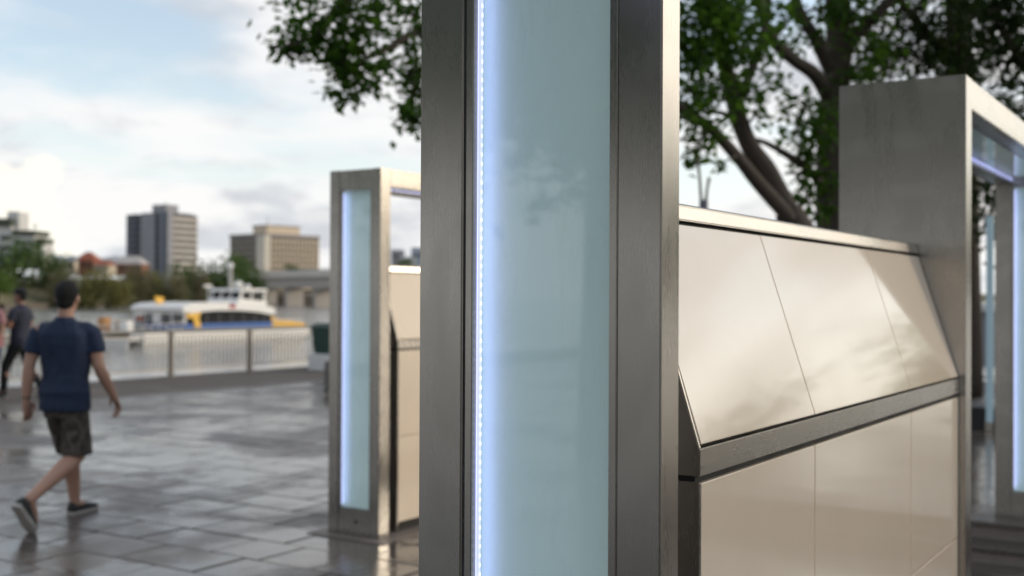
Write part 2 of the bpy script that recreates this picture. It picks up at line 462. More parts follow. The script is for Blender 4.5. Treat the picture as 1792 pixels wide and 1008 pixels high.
# paving slabs, one by one where they can be told apart
cand = []
inv = CAMROT.transposed()
CW, CL = 0.43, 0.70
a0 = 5.49 - 40 * CL
for i in range(-34, 70):                         # courses along A, stepping along B
    b0 = 4.20 + i * CW
    rr = random.Random(i * 17 + 3)
    a = -6 + rr.uniform(0, CL)
    if i in (0, 1): a = 5.49 - 20 * CL + (0.0 if i == 0 else 0.4)
    while a < QA + 0.2:
        L = CL if i in (0, 1) else rr.choice((0.43, 0.55, 0.7, 0.7, 0.86))
        a1 = min(a + L, QA + 0.33)
        if a1 - a > 0.15:
            c = ab((a + a1) / 2, b0 + CW / 2)
            if c.y > 2.6:
                q = inv @ (c - Vector((0, 0, EYE)))
                px = 896 + FPX * q.x / -q.z; py = 504 - FPX * q.y / -q.z
                if -160 < px < 1900 and py < 1150 and not (735 < px < 1180) and not (1200 < px < 1690):
                    area = (a1 - a) * CW / (c.y ** 3)
                    cand.append((area, a, a1, b0, b0 + CW))
        a = a1
cand.sort(reverse=True)
g = 0.0055
shared = {}
def paver_mesh(L, w):
    k = (round(L, 2), round(w, 2))
    if k not in shared:
        m = MB(); x, y = k[0] / 2 - g, k[1] / 2 - g; e = 0.006
        m.loft([[(-x, -y, -0.009), (x, -y, -0.009), (x, y, -0.009), (-x, y, -0.009)],
                [(-x, -y, -0.004), (x, -y, -0.004), (x, y, -0.004), (-x, y, -0.004)],
                [(-x+e, -y+e, 0), (x-e, -y+e, 0), (x-e, y-e, 0), (-x+e, y-e, 0)]])
        me = bpy.data.meshes.new('paver'); me.from_pydata(m.v, [], m.f); me.update(); me.materials.append(M_PAVER)
        shared[k] = me
    return shared[k]
rest = MB()
for k, (ar, a, a1, b, b1) in enumerate(cand):
    c = ab((a + a1) / 2, (b + b1) / 2, random.uniform(-0.0015, 0.003))
    tx, ty = random.gauss(0, 0.0030), random.gauss(0, 0.0030)
    if k < 300:
        o = link('paver', paver_mesh(a1 - a, b1 - b), None, pavement)
        o.location = c; o.rotation_euler = (tx, ty, ANG_B + math.pi / 2)
    else:
        e = 0.005
        q = [ab(a+e, b+e, c.z), ab(a1-e, b+e, c.z), ab(a1-e, b1-e, c.z), ab(a+e, b1-e, c.z)]
        lo = [Vector((p.x, p.y, -0.009)) for p in q]
        rest.loft([lo, q])
if rest.v: stuff(rest.build('pavers_far', M_PAVER, pavement))

# the raised terrace with two steps on the right, in the row of the right-hand portal
MONO = Vector((1.723, 4.34, 0))                  # near front corner of the plain steel portal
def rowpt(o, a, b, z=0): p = o + A * a + B * b; return Vector((p.x, p.y, z))
ter = empty('terrace_steps', MONO, ANG_B); struct(ter)
for nm, b_0, z1, bend in (('step', 2.90, 0.10, 3.30), ('step', 3.16, 0.21, 45.0)):
    m = MB(); m.box(b_0, bend, -25 + z1, 2.4 - z1 * 0.1, -0.02 - z1 * 0.1, z1 - 0.03); o = m.build('riser', M_DRYSTONE, ter)
    x = b_0 - 0.02; k = 0
    y = -2.4
    while y < 2.35:
        m = MB(); m.box(x, min(bend, x + 0.62), y + 0.003, y + 0.797, z1 - 0.03, z1); m.build('paver', M_PAVER, ter, bevel=0.004, seg=1); y += 0.8
    if bend > 10:
        m = MB(); m.box(x + 0.621, bend - 0.01, -24.9, 2.36, z1 - 0.0295, z1 - 0.002); m.build('terrace_top', M_GROUND, ter)

# far bank
def terrain():
    t = NT('far_bank_grass'); n = t.noise(t.wcoord(), 0.05, 5)
    t.set(Base_Color=t.mix(n, (0.07, 0.075, 0.03), (0.16, 0.14, 0.08)), Roughness=0.95); return t.m
edge = [(-900, 250), (-330, 300), (-163, 364), (-164, 405), (-146, 500), (-121, 640), (-60, 760), (60, 980), (500, 1600), (1800, 2600)]
m = MB(); rows = []
for off, z in ((0, -4.0), (1.5, -1.6), (8, 1.5), (25, 6.0), (60, 9.5), (400, 13.0), (1800, 16)):
    row = []
    for k, (x, y) in enumerate(edge):
        p0 = Vector(edge[max(k-1, 0)]); p1 = Vector(edge[min(k+1, len(edge)-1)]); d = (p1 - p0).normalized(); nrm = Vector((-d.y, d.x))
        row.append((x + nrm.x * off, y + nrm.y * off, z))
    rows.append(row)
nn = len(edge); vs = [p for r in rows for p in r]
m.add(vs, [(j*nn+k, j*nn+k+1, (j+1)*nn+k+1, (j+1)*nn+k) for j in range(len(rows)-1) for k in range(nn-1)])
struct(m.build('far_bank', terrain()))
m = MB()
for k in range(1, len(edge)-2):
    p, q = Vector(edge[k]), Vector(edge[k+1]); d = (q - p).normalized(); nr = Vector((d.y, -d.x)) * 1.2
    m.add([(p.x+nr.x, p.y+nr.y, -4), (q.x+nr.x, q.y+nr.y, -4), (q.x+nr.x, q.y+nr.y, -1.3), (p.x+nr.x, p.y+nr.y, -1.3), (p.x-nr.x, p.y-nr.y, -1.3), (q.x-nr.x, q.y-nr.y, -1.3)], [(0, 1, 2, 3), (3, 2, 5, 4)])
struct(m.build('river_wall', plain('dark_river_wall', (0.13, 0.11, 0.085), 0.9, scale=0.5)))

# ================================================================== PORTALS
def lightbox(root, x, s, w, z0, z1, H, face=-1, leds=True):
    """upright with a lit glass slot in the side that looks towards -x; x is the outer face"""
    ys0, ys1 = 0.079 / 0.486 * w, w - 0.096 / 0.486 * w
    m = MB(); m.box(x, x + s, 0, ys0, 0, H); m.build('stile', M_STEEL, root, bevel=0.003)
    m = MB(); m.box(x, x + s, ys1, w, 0, H); m.build('stile', M_STEEL, root, bevel=0.003)
    m = MB(); m.box(x + 0.004, x + s - 0.002, ys0 + 0.001, ys1 - 0.001, 0.002, z0); m.build('kick_plate', M_STEEL, root, bevel=0.002)
    m = MB(); m.box(x + 0.003, x + s - 0.002, ys0 + 0.001, ys1 - 0.001, z1, H - 0.0015); m.build('top_rail', M_STEEL, root, bevel=0.002)
    m = MB(); m.box(x + s - 0.012, x + s - 0.003, ys0 + 0.001, ys1 - 0.001, z0 + 0.001, z1 - 0.001); m.build('back_sheet', M_STEEL, root)
    bw = 0.015
    for y0, y1 in ((ys0 + 0.003, ys0 + 0.003 + bw), (ys1 - 0.004 - bw, ys1 - 0.004)):
        m = MB(); m.box(x + 0.004, x + 0.020, y0, y1, z0 + 0.002, z1 - 0.002); m.build('glazing_bead', M_STEEL, root, bevel=0.0015)
    for za, zb in ((z0 + 0.002, z0 + bw), (z1 - bw, z1 - 0.002)):
        m = MB(); m.box(x + 0.0045, x + 0.0195, ys0 + 0.004 + bw, ys1 - 0.005 - bw, za, zb); m.build('glazing_bead', M_STEEL, root, bevel=0.0015)
    m = MB(); m.add([(x + 0.016, yy, zz) for yy, zz in ((ys0 + 0.003 + bw, z0 + bw), (ys1 - 0.004 - bw, z0 + bw), (ys1 - 0.004 - bw, z1 - bw), (ys0 + 0.003 + bw, z1 - bw))], [(3, 2, 1, 0)]); m.build('glass_pane', M_GLASS, root)
    xb = x + min(s - 0.016, 0.056)
    m = MB(); m.box(xb, xb + 0.003, ys0 + 0.002, ys1 - 0.002, z0 + 0.004, z1 - 0.004); m.build('back_panel', M_AQUA, root)
    yl = ys1 - 0.004 - bw
    m = MB(); m.box(x + 0.0245, xb - 0.001, ys1 - 0.009, ys1 - 0.001, z0 + 0.004, z1 - 0.004); m.build('side_liner', M_AQUA, root)
    m = MB(); m.box(x + 0.0305, x + 0.0320, yl - 0.002, ys1 - 0.010, z0 + 0.03, z1 - 0.03)
    strip = m.build('led_strip', M_LED, root)
    m = MB(); m.box(x + 0.0205, x + 0.0260, yl - 0.006, yl - 0.0005, z0 + 0.03, z1 - 0.03); m.build('led_diffuser', M_LEDSOFT, root)
    if leds:
        me = None
        n = int((z1 - z0 - 0.08) / 0.0167)
        for k in range(n):
            z = z0 + 0.045 + k * 0.0167
            if me is None:
                q = MB(); q.box(-0.0025, 0.0025, -0.0010, 0.0, -0.0030, 0.0030)
                me = bpy.data.meshes.new('led'); me.from_pydata(q.v, [], q.f); me.update(); me.materials.append(M_LEDDOT)
            o = link('led', me, None, strip); o.location = (x + 0.0232, yl - 0.0061, z)

def header(root, x0, x1, w, H, t=0.118):
    """beam with a lit slot in its underside"""
    m = MB(); m.box(x0 + 0.001, x1 - 0.001, 0.002, 0.10, H - t, H - 0.001); m.build('fascia', M_STEELH, root, bevel=0.003)
    m = MB(); m.box(x0 + 0.001, x1 - 0.001, w - 0.10, w - 0.002, H - t, H - 0.001); m.build('fascia', M_STEELH, root, bevel=0.003)
    m = MB(); m.box(x0 + 0.001, x1 - 0.001, 0.1005, w - 0.1005, H - 0.02, H - 0.002); m.build('roof_sheet', M_STEELH, root)
    m = MB(); m.box(x0 + 0.002, x1 - 0.002, 0.101, w - 0.101, H - 0.062, H - 0.06); m.build('back_panel', M_AQUA, root)
    m = MB(); m.add([(xx, yy, H - t + 0.016) for xx, yy in ((x0 + 0.002, 0.101), (x1 - 0.002, 0.101), (x1 - 0.002, w - 0.101), (x0 + 0.002, w - 0.101))], [(3, 2, 1, 0)]); m.build('glass_pane', M_GLASS, root)
    m = MB(); m.box(x0 + 0.02, x1 - 0.02, w - 0.110, w - 0.1045, H - t + 0.022, H - t + 0.042); m.build('led_strip', M_LED, root)

HP = 2.476
# near portal: its far upright fills the middle of the picture
NEAR = Vector((0.239, 1.83, 0))
r = empty('steel_portal', NEAR, ANG_B, 'brushed steel portal whose large upright with glowing glass slot dominates the foreground', 'portal', 'illuminated steel portals')
lightbox(r, 0.0, 0.070, 0.486, 0.16, HP - 0.17, HP)
header(r, -3.3, 0.0, 0.486, HP)
m = MB(); m.box(-3.41, -3.3, 0, 0.486, 0, HP); m.build('plain_upright', M_STEEL, r, bevel=0.003)
m = MB(); m.box(-0.03, 0.11, -0.06, 0.55, -0.008, 0.006); m.build('plinth', M_DRYSTONE, r)

# right portal with the plain outer upright
r = empty('steel_portal', MONO, ANG_B, 'brushed steel portal at the right with a plain wide outer upright', 'portal', 'illuminated steel portals')
m = MB(); m.box(0, 0.110, 0, 0.485, 0, HP); m.build('plain_upright', M_STEEL, r, bevel=0.003)
header(r, 0.110, 3.36, 0.475, HP)
r2 = r
lightbox(r, 3.36, 0.110, 0.475, 0.21 + 0.16, HP - 0.12, HP)

# left portal, further off beside the promenade
LEFT = Vector((-0.877, 7.595, 0))
r = empty('steel_portal', LEFT, ANG_B, 'brushed steel portal with a slim glowing glass slot, standing farther left on wet paving', 'portal', 'illuminated steel portals')
lightbox(r, 0.0, 0.108, 0.447, 0.175, HP - 0.125, HP)
header(r, 0.108, 3.2, 0.447, HP, 0.118)
m = MB(); m.box(3.2, 3.31, 0, 0.447, 0, HP); m.build('plain_upright', M_STEEL, r, bevel=0.003)
m = MB(); m.box(-0.10, 3.4, -0.11, 0.55, -0.008, 0.007); m.build('plinth', M_DRYSTONE, r)
m = MB(); m.tube([(0.004, 0.20, 0.10), (-0.001, 0.20, 0.10)], 0.011, 12); m.build('lock', M_DARKGAP, r)

# slim lit column beyond the right portal
p = at(1732, 757, 12.2); p.z = 0.208
r = empty('light_column', p, ANG_B, 'slim pale blue lit glass column seen through the right portal opening', 'light column')
m = MB(); m.box(-0.03, 0.03, -0.04, 0.04, 0.0, 0.10); m.build('base', M_STEEL, r, bevel=0.003)
m = MB(); m.box(-0.022, 0.022, -0.034, 0.034, 0.10, 2.30); m.build('glass_body', emit('lit_aqua_glass', (0.36, 0.50, 0.56), 0.10), r, bevel=0.002)
m = MB(); m.box(-0.03, 0.03, -0.04, 0.04, 2.301, 2.33); m.build('cap', M_STEEL, r, bevel=0.003)

# ================================================================== CREAM PANELLED WALLS
def panel_wall(root, x0, x1, joints, zj, full=True):
    """x runs along the row; the front face is y = 0; the upper part leans back"""
    ZL, ZB0, ZB1, ZT = 1.247, 1.262, 1.318, 1.79
    LEAN = 0.150
    # dark core that shows in the joints
    prof = [(0.014, 0.06), (0.014, ZB1), (LEAN + 0.014, ZT + 0.005), (0.33, ZT + 0.005), (0.33, 0.06)]
    m = MB(); m.prism(prof, 'x', x0 + 0.012, x1 - 0.001); m.build('core', M_DARKGAP, root)
    m = MB(); m.box(x0 + 0.02, x1 - 0.001, 0.03, 0.32, 0.0, 0.059); m.build('plinth', M_DARKGAP, root)
    xs = [x0 + 0.010] + joints + [x1 - 0.003]
    for k in range(len(xs) - 1):
        xa, xb = xs[k] + 0.0015, xs[k+1] - 0.0015
        # leaning panel
        m = MB()
        n = Vector((0, -(ZT - ZB1), LEAN)).normalized()
        pb, pt = Vector((0, 0.0, ZB1 + 0.008)), Vector((0, LEAN - 0.002, ZT - 0.006))
        pr = [(pb.y, pb.z), (pt.y, pt.z), (pt.y - n.y * 0.012, pt.z - n.z * 0.012), (pb.y - n.y * 0.012, pb.z - n.z * 0.012)]
        m.prism(pr, 'x', xa, xb); m.build('panel', M_CREAM, root, bevel=0.0018)
        for za, zb in ((zj + 0.002, ZL), (0.075, zj - 0.002)):
            m = MB(); m.box(xa, xb, 0.0, 0.013, za, zb); m.build('panel', M_CREAM, root, bevel=0.0018)
    m = MB(); m.prism([(-0.002, ZB0), (-0.002, ZB1), (0.012, ZB1 + 0.001), (0.012, ZB0)], 'x', x0 + 0.001, x1 - 0.002); m.build('band', M_STEELH, root, bevel=0.002)
    # coping
    m = MB(); m.prism([(LEAN - 0.004, ZT + 0.004), (LEAN + 0.002, ZT + 0.038), (LEAN + 0.016, ZT + 0.045), (0.345, ZT + 0.045), (0.345, ZT + 0.004)], 'x', x0 - 0.001, x1 - 0.002)
    m.build('coping', M_STEELH, root, bevel=0.003)
    # end plates
    for xe in ((x0, x0 + 0.010),):
        m = MB(); m.prism([(-0.001, ZB0), (-0.001, ZB1 - 0.001), (LEAN - 0.003, ZT + 0.003), (0.335, ZT + 0.003), (0.335, ZB0)], 'x', *xe); m.build('end_plate', M_STEEL, root, bevel=0.002)
        m = MB(); m.prism([(-0.001, 0.02), (-0.001, ZB0 - 0.012), (0.335, ZB0 - 0.012), (0.335, 0.02)], 'x', *xe); m.build('end_plate', M_STEEL, root, bevel=0.002)
    m = MB(); m.box(x0 + 0.002, x1 - 0.002, 0.331, 0.341, 0.03, ZT + 0.003); m.build('back_sheet', M_STEEL, root)

wo = rowpt(MONO, 0.025, -2.456)
r = empty('panelled_wall', wo, ANG_B, 'cream glossy panelled wall with sloping top and steel band, between foreground upright and plain steel portal', 'wall')
panel_wall(r, 0.0, 2.454, [0.733, 1.725], 0.715)
wo2 = rowpt(LEFT, 0.037, 0.0)
r = empty('panelled_wall', wo2, ANG_B, 'cream panelled wall under the beam of the farther left portal', 'wall')
panel_wall(r, 0.24, 3.19, [0.99, 1.99], 0.66)

# ================================================================== RAILING ON THE QUAY
M_RAIL = plain('weathered_rail_steel', (0.30, 0.28, 0.25), 0.45, 0.7)
M_POST = plain('railing_post_paint', (0.17, 0.15, 0.125), 0.6, 0.2)
rail = empty('railing', QUAY, ANG_B, 'grey metal railing with thin uprights along the river edge', 'railing')
SP = 2.12
m = MB(); m.tube([(-17, 0, 0.912), (5 * SP - 4.3, 0, 0.912)], 0.035, 10); m.build('top_rail', M_RAIL, rail, smooth=True)
m = MB(); m.box(-17, 5 * SP - 4.3, -0.012, 0.012, 0.80, 0.825); m.build('upper_bar', M_RAIL, rail)
m = MB(); m.box(-17, 5 * SP - 4.3, -0.012, 0.012, 0.14, 0.165); m.build('lower_bar', M_RAIL, rail)
pm = None
for k in range(-7, 4):
    x = k * SP
    if x > 5 * SP - 4.2: break
    m = MB(); m.prism([(x - 0.045, -0.03), (x + 0.045, -0.03), (x + 0.045, 0.05), (x - 0.045, 0.05)], 'z', -0.01, 0.885)
    m.box(x - 0.08, x + 0.08, -0.07, 0.09, -0.01, 0.012); m.build('post', M_POST, rail, bevel=0.004, seg=1)
q = MB(); q.tube([(0, 0, 0.165), (0, 0, 0.80)], 0.014, 6)
pm = bpy.data.meshes.new('picket'); pm.from_pydata(q.v, [], q.f); pm.update(); pm.materials.append(M_POST)
x = -14.9
cnt = 0
while x < 5 * SP - 4.35 and cnt < 295:
    fr = (x / SP) % 1.0
    if 0.03 < fr < 0.97:
        o = link('picket', pm, None, rail); o.location = (x, 0, 0); cnt += 1
    x += 0.106

# bin and concrete seat block near the end of the railing
M_GREEN = plain('dark_green_paint', (0.010, 0.050, 0.036), 0.4)
M_WHITE = plain('white_paint', (0.78, 0.77, 0.74), 0.45, var=0.05)
p = at(577, 634, 25.0); p.z = 0
r = empty('litter_bin', p, ANG_B, 'dark green litter bin on a white base behind the left portal', 'bin')
m = MB(); m.prism([(-0.34, -0.34), (0.34, -0.34), (0.34, 0.34), (-0.34, 0.34)], 'z', -0.01, 0.36); m.build('base', M_WHITE, r, bevel=0.02)
m = MB(); m.loft([[(sx*q, sy*q, z) for sx, sy in ((-1,-1),(1,-1),(1,1),(-1,1))] for q, z in ((0.24, 0.361), (0.29, 0.88), (0.30, 0.90))]); m.build('body', M_GREEN, r, bevel=0.02)
m = MB(); m.loft([[(sx*q, sy*q, z) for sx, sy in ((-1,-1),(1,-1),(1,1),(-1,1))] for q, z in ((0.31, 0.905), (0.31, 0.95), (0.22, 1.03))]); m.build('lid', M_GREEN, r, bevel=0.015)
p = at(566, 682, 19.9); p.z = 0
r = MB(); r.box(0, 0.45, -1.4, 0.0, -0.01, 0.48); o = r.build('concrete_block', plain('dark_concrete', (0.16, 0.145, 0.13), 0.75, bump=0.1), None, bevel=0.02)
o.location = p - B * 0.0; o.rotation_euler = (0, 0, ANG_B); tag(o, 'low grey concrete seat block half hidden behind the left portal', 'block')

# round pale cover in the paving, cut by the bottom of the picture
p = at(660, 1040, 6.22); p.z = 0
m = MB(); m.tube([(0, 0, -0.006), (0, 0, 0.0055)], 0.205, 40); o = m.build('cover_disc', M_DRYSTONE, None, bevel=0.003)
o.location = p; tag(o, 'round pale stone cover set in the paving in front of the left portal', 'cover')

# ================================================================== FERRY
M_FWHITE = plain('ferry_white', (0.78, 0.76, 0.72), 0.35, var=0.04, scale=1)
M_FBLUE = plain('ferry_blue', (0.010, 0.09, 0.32), 0.35, var=0.08, scale=1)
M_FYEL = plain('ferry_yellow', (0.75, 0.42, 0.03), 0.4, var=0.06, scale=1)
M_FGLASS = plain('ferry_dark_glass', (0.012, 0.013, 0.015), 0.10, var=0.1)
M_FGREY = plain('ferry_grey', (0.32, 0.32, 0.31), 0.5)
M_ORANGE = plain('life_ring_orange', (0.70, 0.13, 0.04), 0.5)
fa = math.atan2(0.8987, 0.4386)
fer = empty('river_ferry', (-35, 105.8, WATER_Z), fa, 'white catamaran ferry with blue and yellow flashes gliding on the river', 'ferry')
# local: x towards the bow, y away from us, z up from the water; near side y = 0
def hull(y0, y1):
    m = MB(); rings = []
    for x, zt, zb, k in ((1.4, 1.25, -0.5, 1), (9, 1.2, -0.5, 1), (16, 1.15, -0.5, 1), (22, 1.12, -0.45, 0.9), (26, 1.1, -0.3, 0.6), (28.3, 1.05, 0.3, 0.12)):
        c = (y0 + y1) / 2; h = (y1 - y0) / 2 * k
        rings.append([(x, c - h, zt), (x, c - h * 0.96, 0.35), (x, c - h * 0.5, zb), (x, c + h * 0.5, zb), (x, c + h * 0.96, 0.35), (x, c + h, zt)])
    m.loft(rings); return m
hull(0.0, 1.9).build('hull', M_FWHITE, fer, bevel=0.04, seg=1); hull(5.3, 7.2).build('hull', M_FWHITE, fer, bevel=0.04, seg=1)
m = MB(); m.box(1.5, 23.5, 0.1, 7.1, 1.16, 1.30); m.prism([(23.5, 0.1), (27.9, 1.2), (27.9, 6.0), (23.5, 7.1)], 'z', 1.14, 1.27); m.build('deck', M_FGREY, fer)
m = MB(); m.box(-0.4, 1.38, 0.3, 6.9, 0.55, 0.75); m.box(-0.4, -0.25, 0.3, 6.9, 0.0, 0.55); m.build('stern_platform', M_FWHITE, fer)
m = MB(); m.prism([(7.0, 1.31), (20.6, 1.31), (20.9, 1.98), (7.0, 1.98)], 'y', 0.25, 6.95); m.build('blue_skirt', M_FBLUE, fer)
roof_top = [(6.6, 3.45), (7.0, 3.80), (7.9, 4.02), (10, 4.12), (13, 4.12), (16, 4.06), (18.5, 3.90), (20.7, 3.58), (21.4, 3.22)]
roof_bot = [(21.2, 2.86), (20.3, 2.80), (18.5, 3.05), (15.5, 3.24), (12, 3.28), (9.5, 3.18), (8.0, 3.02), (7.0, 3.20)]
m = MB(); m.prism(roof_top + roof_bot, 'y', 0.20, 7.0); m.build('roof', M_FWHITE, fer, bevel=0.03, seg=1)
m = MB(); m.prism([(7.6, 1.985), (20.75, 1.985), (20.6, 2.75), (18.5, 3.04), (15.5, 3.23), (12, 3.27), (9.5, 3.17), (8.0, 3.0)], 'y', 0.32, 6.88); m.build('cabin_glass', M_FGLASS, fer)
M_MULL = plain('mullion', (0.06, 0.06, 0.065), 0.5)
for x in (10.3, 12.2, 14.1, 16.0, 17.9, 19.5):
    m = MB(); zt = 3.2 if x < 16 else (3.1 if x < 18.5 else 2.85)
    m.prism([(x, 1.99), (x + 0.10, 1.99), (x + 0.10, zt), (x, zt)], 'y', 0.295, 0.318); m.build('mullion', M_MULL, fer)
m = MB(); m.prism([(7.1, 2.95), (9.4, 3.16), (9.0, 2.62), (9.4, 1.62), (8.5, 1.62), (8.2, 2.55), (7.3, 2.62)], 'y', 0.17, 0.245); m.build('yellow_flash', M_FYEL, fer)
m = MB(); m.prism([(20.95, 2.55), (21.3, 2.6), (23.2, 2.15), (27.6, 1.70), (27.6, 1.30), (20.95, 1.30)], 'y', 0.9, 1.0); m.build('bow_screen', M_FYEL, fer)
m = MB(); m.prism([(20.95, 2.55), (21.3, 2.6), (23.2, 2.15), (27.6, 1.70), (27.6, 1.30), (20.95, 1.30)], 'y', 6.2, 6.3); m.build('bow_screen', M_FYEL, fer)
# stern end of the saloon: arch with pillars, door panel and windows
m = MB(); m.box(7.3, 7.5, 0.35, 6.85, 1.985, 3.15); m.build('stern_glass', plain('saloon_glass', (0.10, 0.10, 0.095), 0.25), fer)
for y0, y1 in ((0.28, 0.50), (1.9, 2.05), (3.4, 4.5), (5.2, 5.35), (6.7, 6.93)):
    m = MB(); m.box(7.12, 7.28, y0, y1, 1.985, 3.18); m.build('pillar', M_FWHITE, fer)
m = MB(); m.box(7.05, 7.27, 0.26, 6.94, 3.0, 3.19); m.build('arch_beam', M_FWHITE, fer)
# wheelhouse at the forward end of the roof
m = MB(); m.prism([(16.6, 4.03), (21.2, 3.45), (21.4, 4.20), (16.8, 4.50)], 'y', 1.5, 5.7); m.build('wheelhouse_base', M_FWHITE, fer)
m = MB(); m.prism([(17.1, 4.49), (21.2, 4.22), (21.0, 5.25), (17.5, 5.25)], 'y', 1.75, 5.45); m.build('wheelhouse_glass', M_FGLASS, fer)
m = MB(); m.prism([(16.9, 5.255), (21.5, 5.255), (21.3, 5.58), (17.2, 5.58)], 'y', 1.4, 5.8); m.build('wheelhouse_roof', M_FWHITE, fer, bevel=0.03, seg=1)
for x in (17.0, 20.9):
    m = MB(); m.prism([(x, 4.46 if x < 18 else 4.22), (x + 0.35, 4.46 if x < 18 else 4.22), (x + 0.45, 5.25), (x + 0.15, 5.25)], 'y', 1.6, 1.735); m.build('window_post', M_FWHITE, fer)
m = MB(); m.prism([(18.9, 4.36), (19.1, 4.36), (19.1, 5.25), (18.9, 5.25)], 'y', 1.62, 1.735); m.build('window_post', M_FWHITE, fer)
for y in (2.9, 4.2, 5.5):
    m = MB(); m.add([(16.95, y, 4.46), (16.95, y + 0.22, 4.46), (17.40, y + 0.22, 5.25), (17.40, y, 5.25), (17.08, y, 4.44), (17.08, y + 0.22, 4.44), (17.5, y + 0.22, 5.24), (17.5, y, 5.24)], [(0, 1, 2, 3), (4, 7, 6, 5), (0, 4, 5, 1), (1, 5, 6, 2), (2, 6, 7, 3), (3, 7, 4, 0)]); m.build('window_post', M_FWHITE, fer)
m = MB(); m.tube([(17.9, 3.6, 5.58), (17.8, 3.6, 7.9)], [0.24, 0.20], 8); m.build('mast', plain('mast_grey', (0.45, 0.43, 0.39), 0.5), fer)
m = MB(); m.ell((17.8, 3.6, 8.05), 0.36, 0.36, 0.36); m.build('mast_lamp', M_FWHITE, fer, smooth=True)
m = MB(); m.ell((18.9, 3.4, 6.0), 0.50, 0.50, 0.44); m.build('radar_dome', M_FWHITE, fer, smooth=True)
m = MB(); m.ell((20.2, 3.2, 5.82), 0.38, 0.38, 0.26); m.build('radar_dome', M_FWHITE, fer, smooth=True)
m = MB(); m.tube([(15.9, 5.0, 4.05), (15.9, 5.0, 5.9)], 0.05, 6); m.box(15.3, 16.5, 4.9, 5.1, 5.70, 5.95); m.build('radar_bar', M_FWHITE, fer)
m = MB(); m.box(13.6, 14.6, 0.165, 0.198, 3.50, 3.90); m.build('roof_emblem', plain('emblem_red', (0.38, 0.05, 0.03), 0.5), fer)
m = MB(); m.box(13.6, 14.6, 0.165, 0.197, 3.905, 4.0); m.build('roof_emblem', M_FBLUE, fer)
m = MB(); m.prism([(7.6, 4.03), (8.6, 4.06), (8.6, 4.62), (7.4, 4.72)], 'y', 4.4, 4.52); m.build('pennant', M_FYEL, fer)
# stern rails, lockers and ring
m = MB()
for y in (0.35, 6.8):
    m.tube([(1.7, y, 1.85), (7.1, y, 2.15)], 0.05, 6); m.tube([(1.7, y, 1.35), (7.1, y, 1.65)], 0.035, 6)
    for x in (1.7, 2.7, 3.7, 4.7, 5.7, 6.7): m.tube([(x, y, 0.75), (x, y, 1.9)], 0.04, 6)
m.tube([(1.7, 0.35, 1.85), (1.7, 6.8, 1.85)], 0.05, 6); m.tube([(1.7, 0.35, 1.35), (1.7, 6.8, 1.35)], 0.035, 6)
m.build('stern_rail', M_FWHITE, fer)
M_TAN = plain('locker_tan', (0.45, 0.22, 0.08), 0.6)
for x, y, z, mt in ((2.0, 5.7, 1.35, M_TAN), (3.5, 4.6, 0.9, M_FWHITE), (5.2, 4.4, 1.0, M_FGREY), (2.6, 3.4, 1.0, M_FWHITE), (4.6, 6.0, 1.0, M_TAN)):
    m = MB(); m.box(x, x + 0.9, y, y + 0.9, 1.31, 1.31 + z); m.build('locker', mt, fer, bevel=0.03, seg=1)
m = MB()
pts = [(6.95, 5.95 + 0.42 * math.cos(t * math.pi / 8), 2.15 + 0.42 * math.sin(t * math.pi / 8)) for t in range(17)]
m.tube(pts, 0.11, 6); m.build('life_ring', M_ORANGE, fer, smooth=True)
m = MB(); m.box(6.85, 7.05, 5.4, 6.5, 2.75, 3.05); m.build('ring_holder', M_FWHITE, fer)
m = MB()
m.tube([(21.0, 0.4, 2.2), (27.8, 1.4, 2.05)], 0.05, 6)
for k in range(6):
    t = k / 5; m.tube([(lerp(21.2, 27.8, t), lerp(0.42, 1.4, t), 1.27), (lerp(21.2, 27.8, t), lerp(0.42, 1.4, t), 2.2 - 0.15 * t)], 0.035, 6)
m.build('bow_rail', M_FWHITE, fer)

# ================================================================== FAR BUILDINGS
M_TWIN = plain('tower_dark_window', (0.035, 0.04, 0.05), 0.2, var=0.3, scale=0.3)
M_TGREY = plain('tower_blue_grey', (0.17, 0.185, 0.225), 0.7, scale=0.2)
M_TBAND = plain('tower_cream_band', (0.66, 0.60, 0.52), 0.8, scale=0.2)
M_TPIER = plain('tower_pale_pier', (0.30, 0.30, 0.32), 0.8, scale=0.2)
def share_box(name, dims, mat):
    q = MB(); q.box(0, dims[0], 0, dims[1], 0, dims[2]); me = bpy.data.meshes.new(name); me.from_pydata(q.v, [], q.f); me.update(); me.materials.append(mat); return me
# tower block: corner towards us, shaded flank on the left, banded flank on the right
D = 520.0
c = at(290, 480, D); c.z = 4.0
tw = empty('tower_block', c, RAD(62), 'dark grey residential tower with banded right flank and rooftop core across the river', 'building')
HT = at(290, 373, D).z - 4.0
m = MB(); m.box(0, 20, 0, 25, 0, HT); m.build('wall', M_TGREY, tw)            # x = right flank, y = left flank
m = MB(); m.box(-0.6, 7.0, -0.6, 8.0, HT + 0.01, HT + 4.0); m.build('roof_core', M_TPIER, tw)
m = MB(); m.box(6, 19, 2, 20, HT + 0.01, HT + 0.9); m.build('roof_parapet', M_TPIER, tw)
FH = HT / 12.0
wm = share_box('window', (1.9, 0.3, 1.5), M_TWIN)
bm_ = share_box('spandrel', (16.2, 0.8, 1.25), M_TBAND)
for f in range(12):
    o = link('spandrel', bm_, None, tw); o.location = (3.3, -0.9, f * FH + 0.1)
    for k in range(7):
        o = link('window', wm, None, tw); o.location = (3.6 + k * 2.28, -0.33, f * FH + 1.5)
m = MB(); m.box(-0.1, 3.2, -1.2, -0.02, 0, HT + 1.0); m.build('pier', M_TPIER, tw)
vm = share_box('window', (0.3, 1.6, 2.0), M_TWIN)
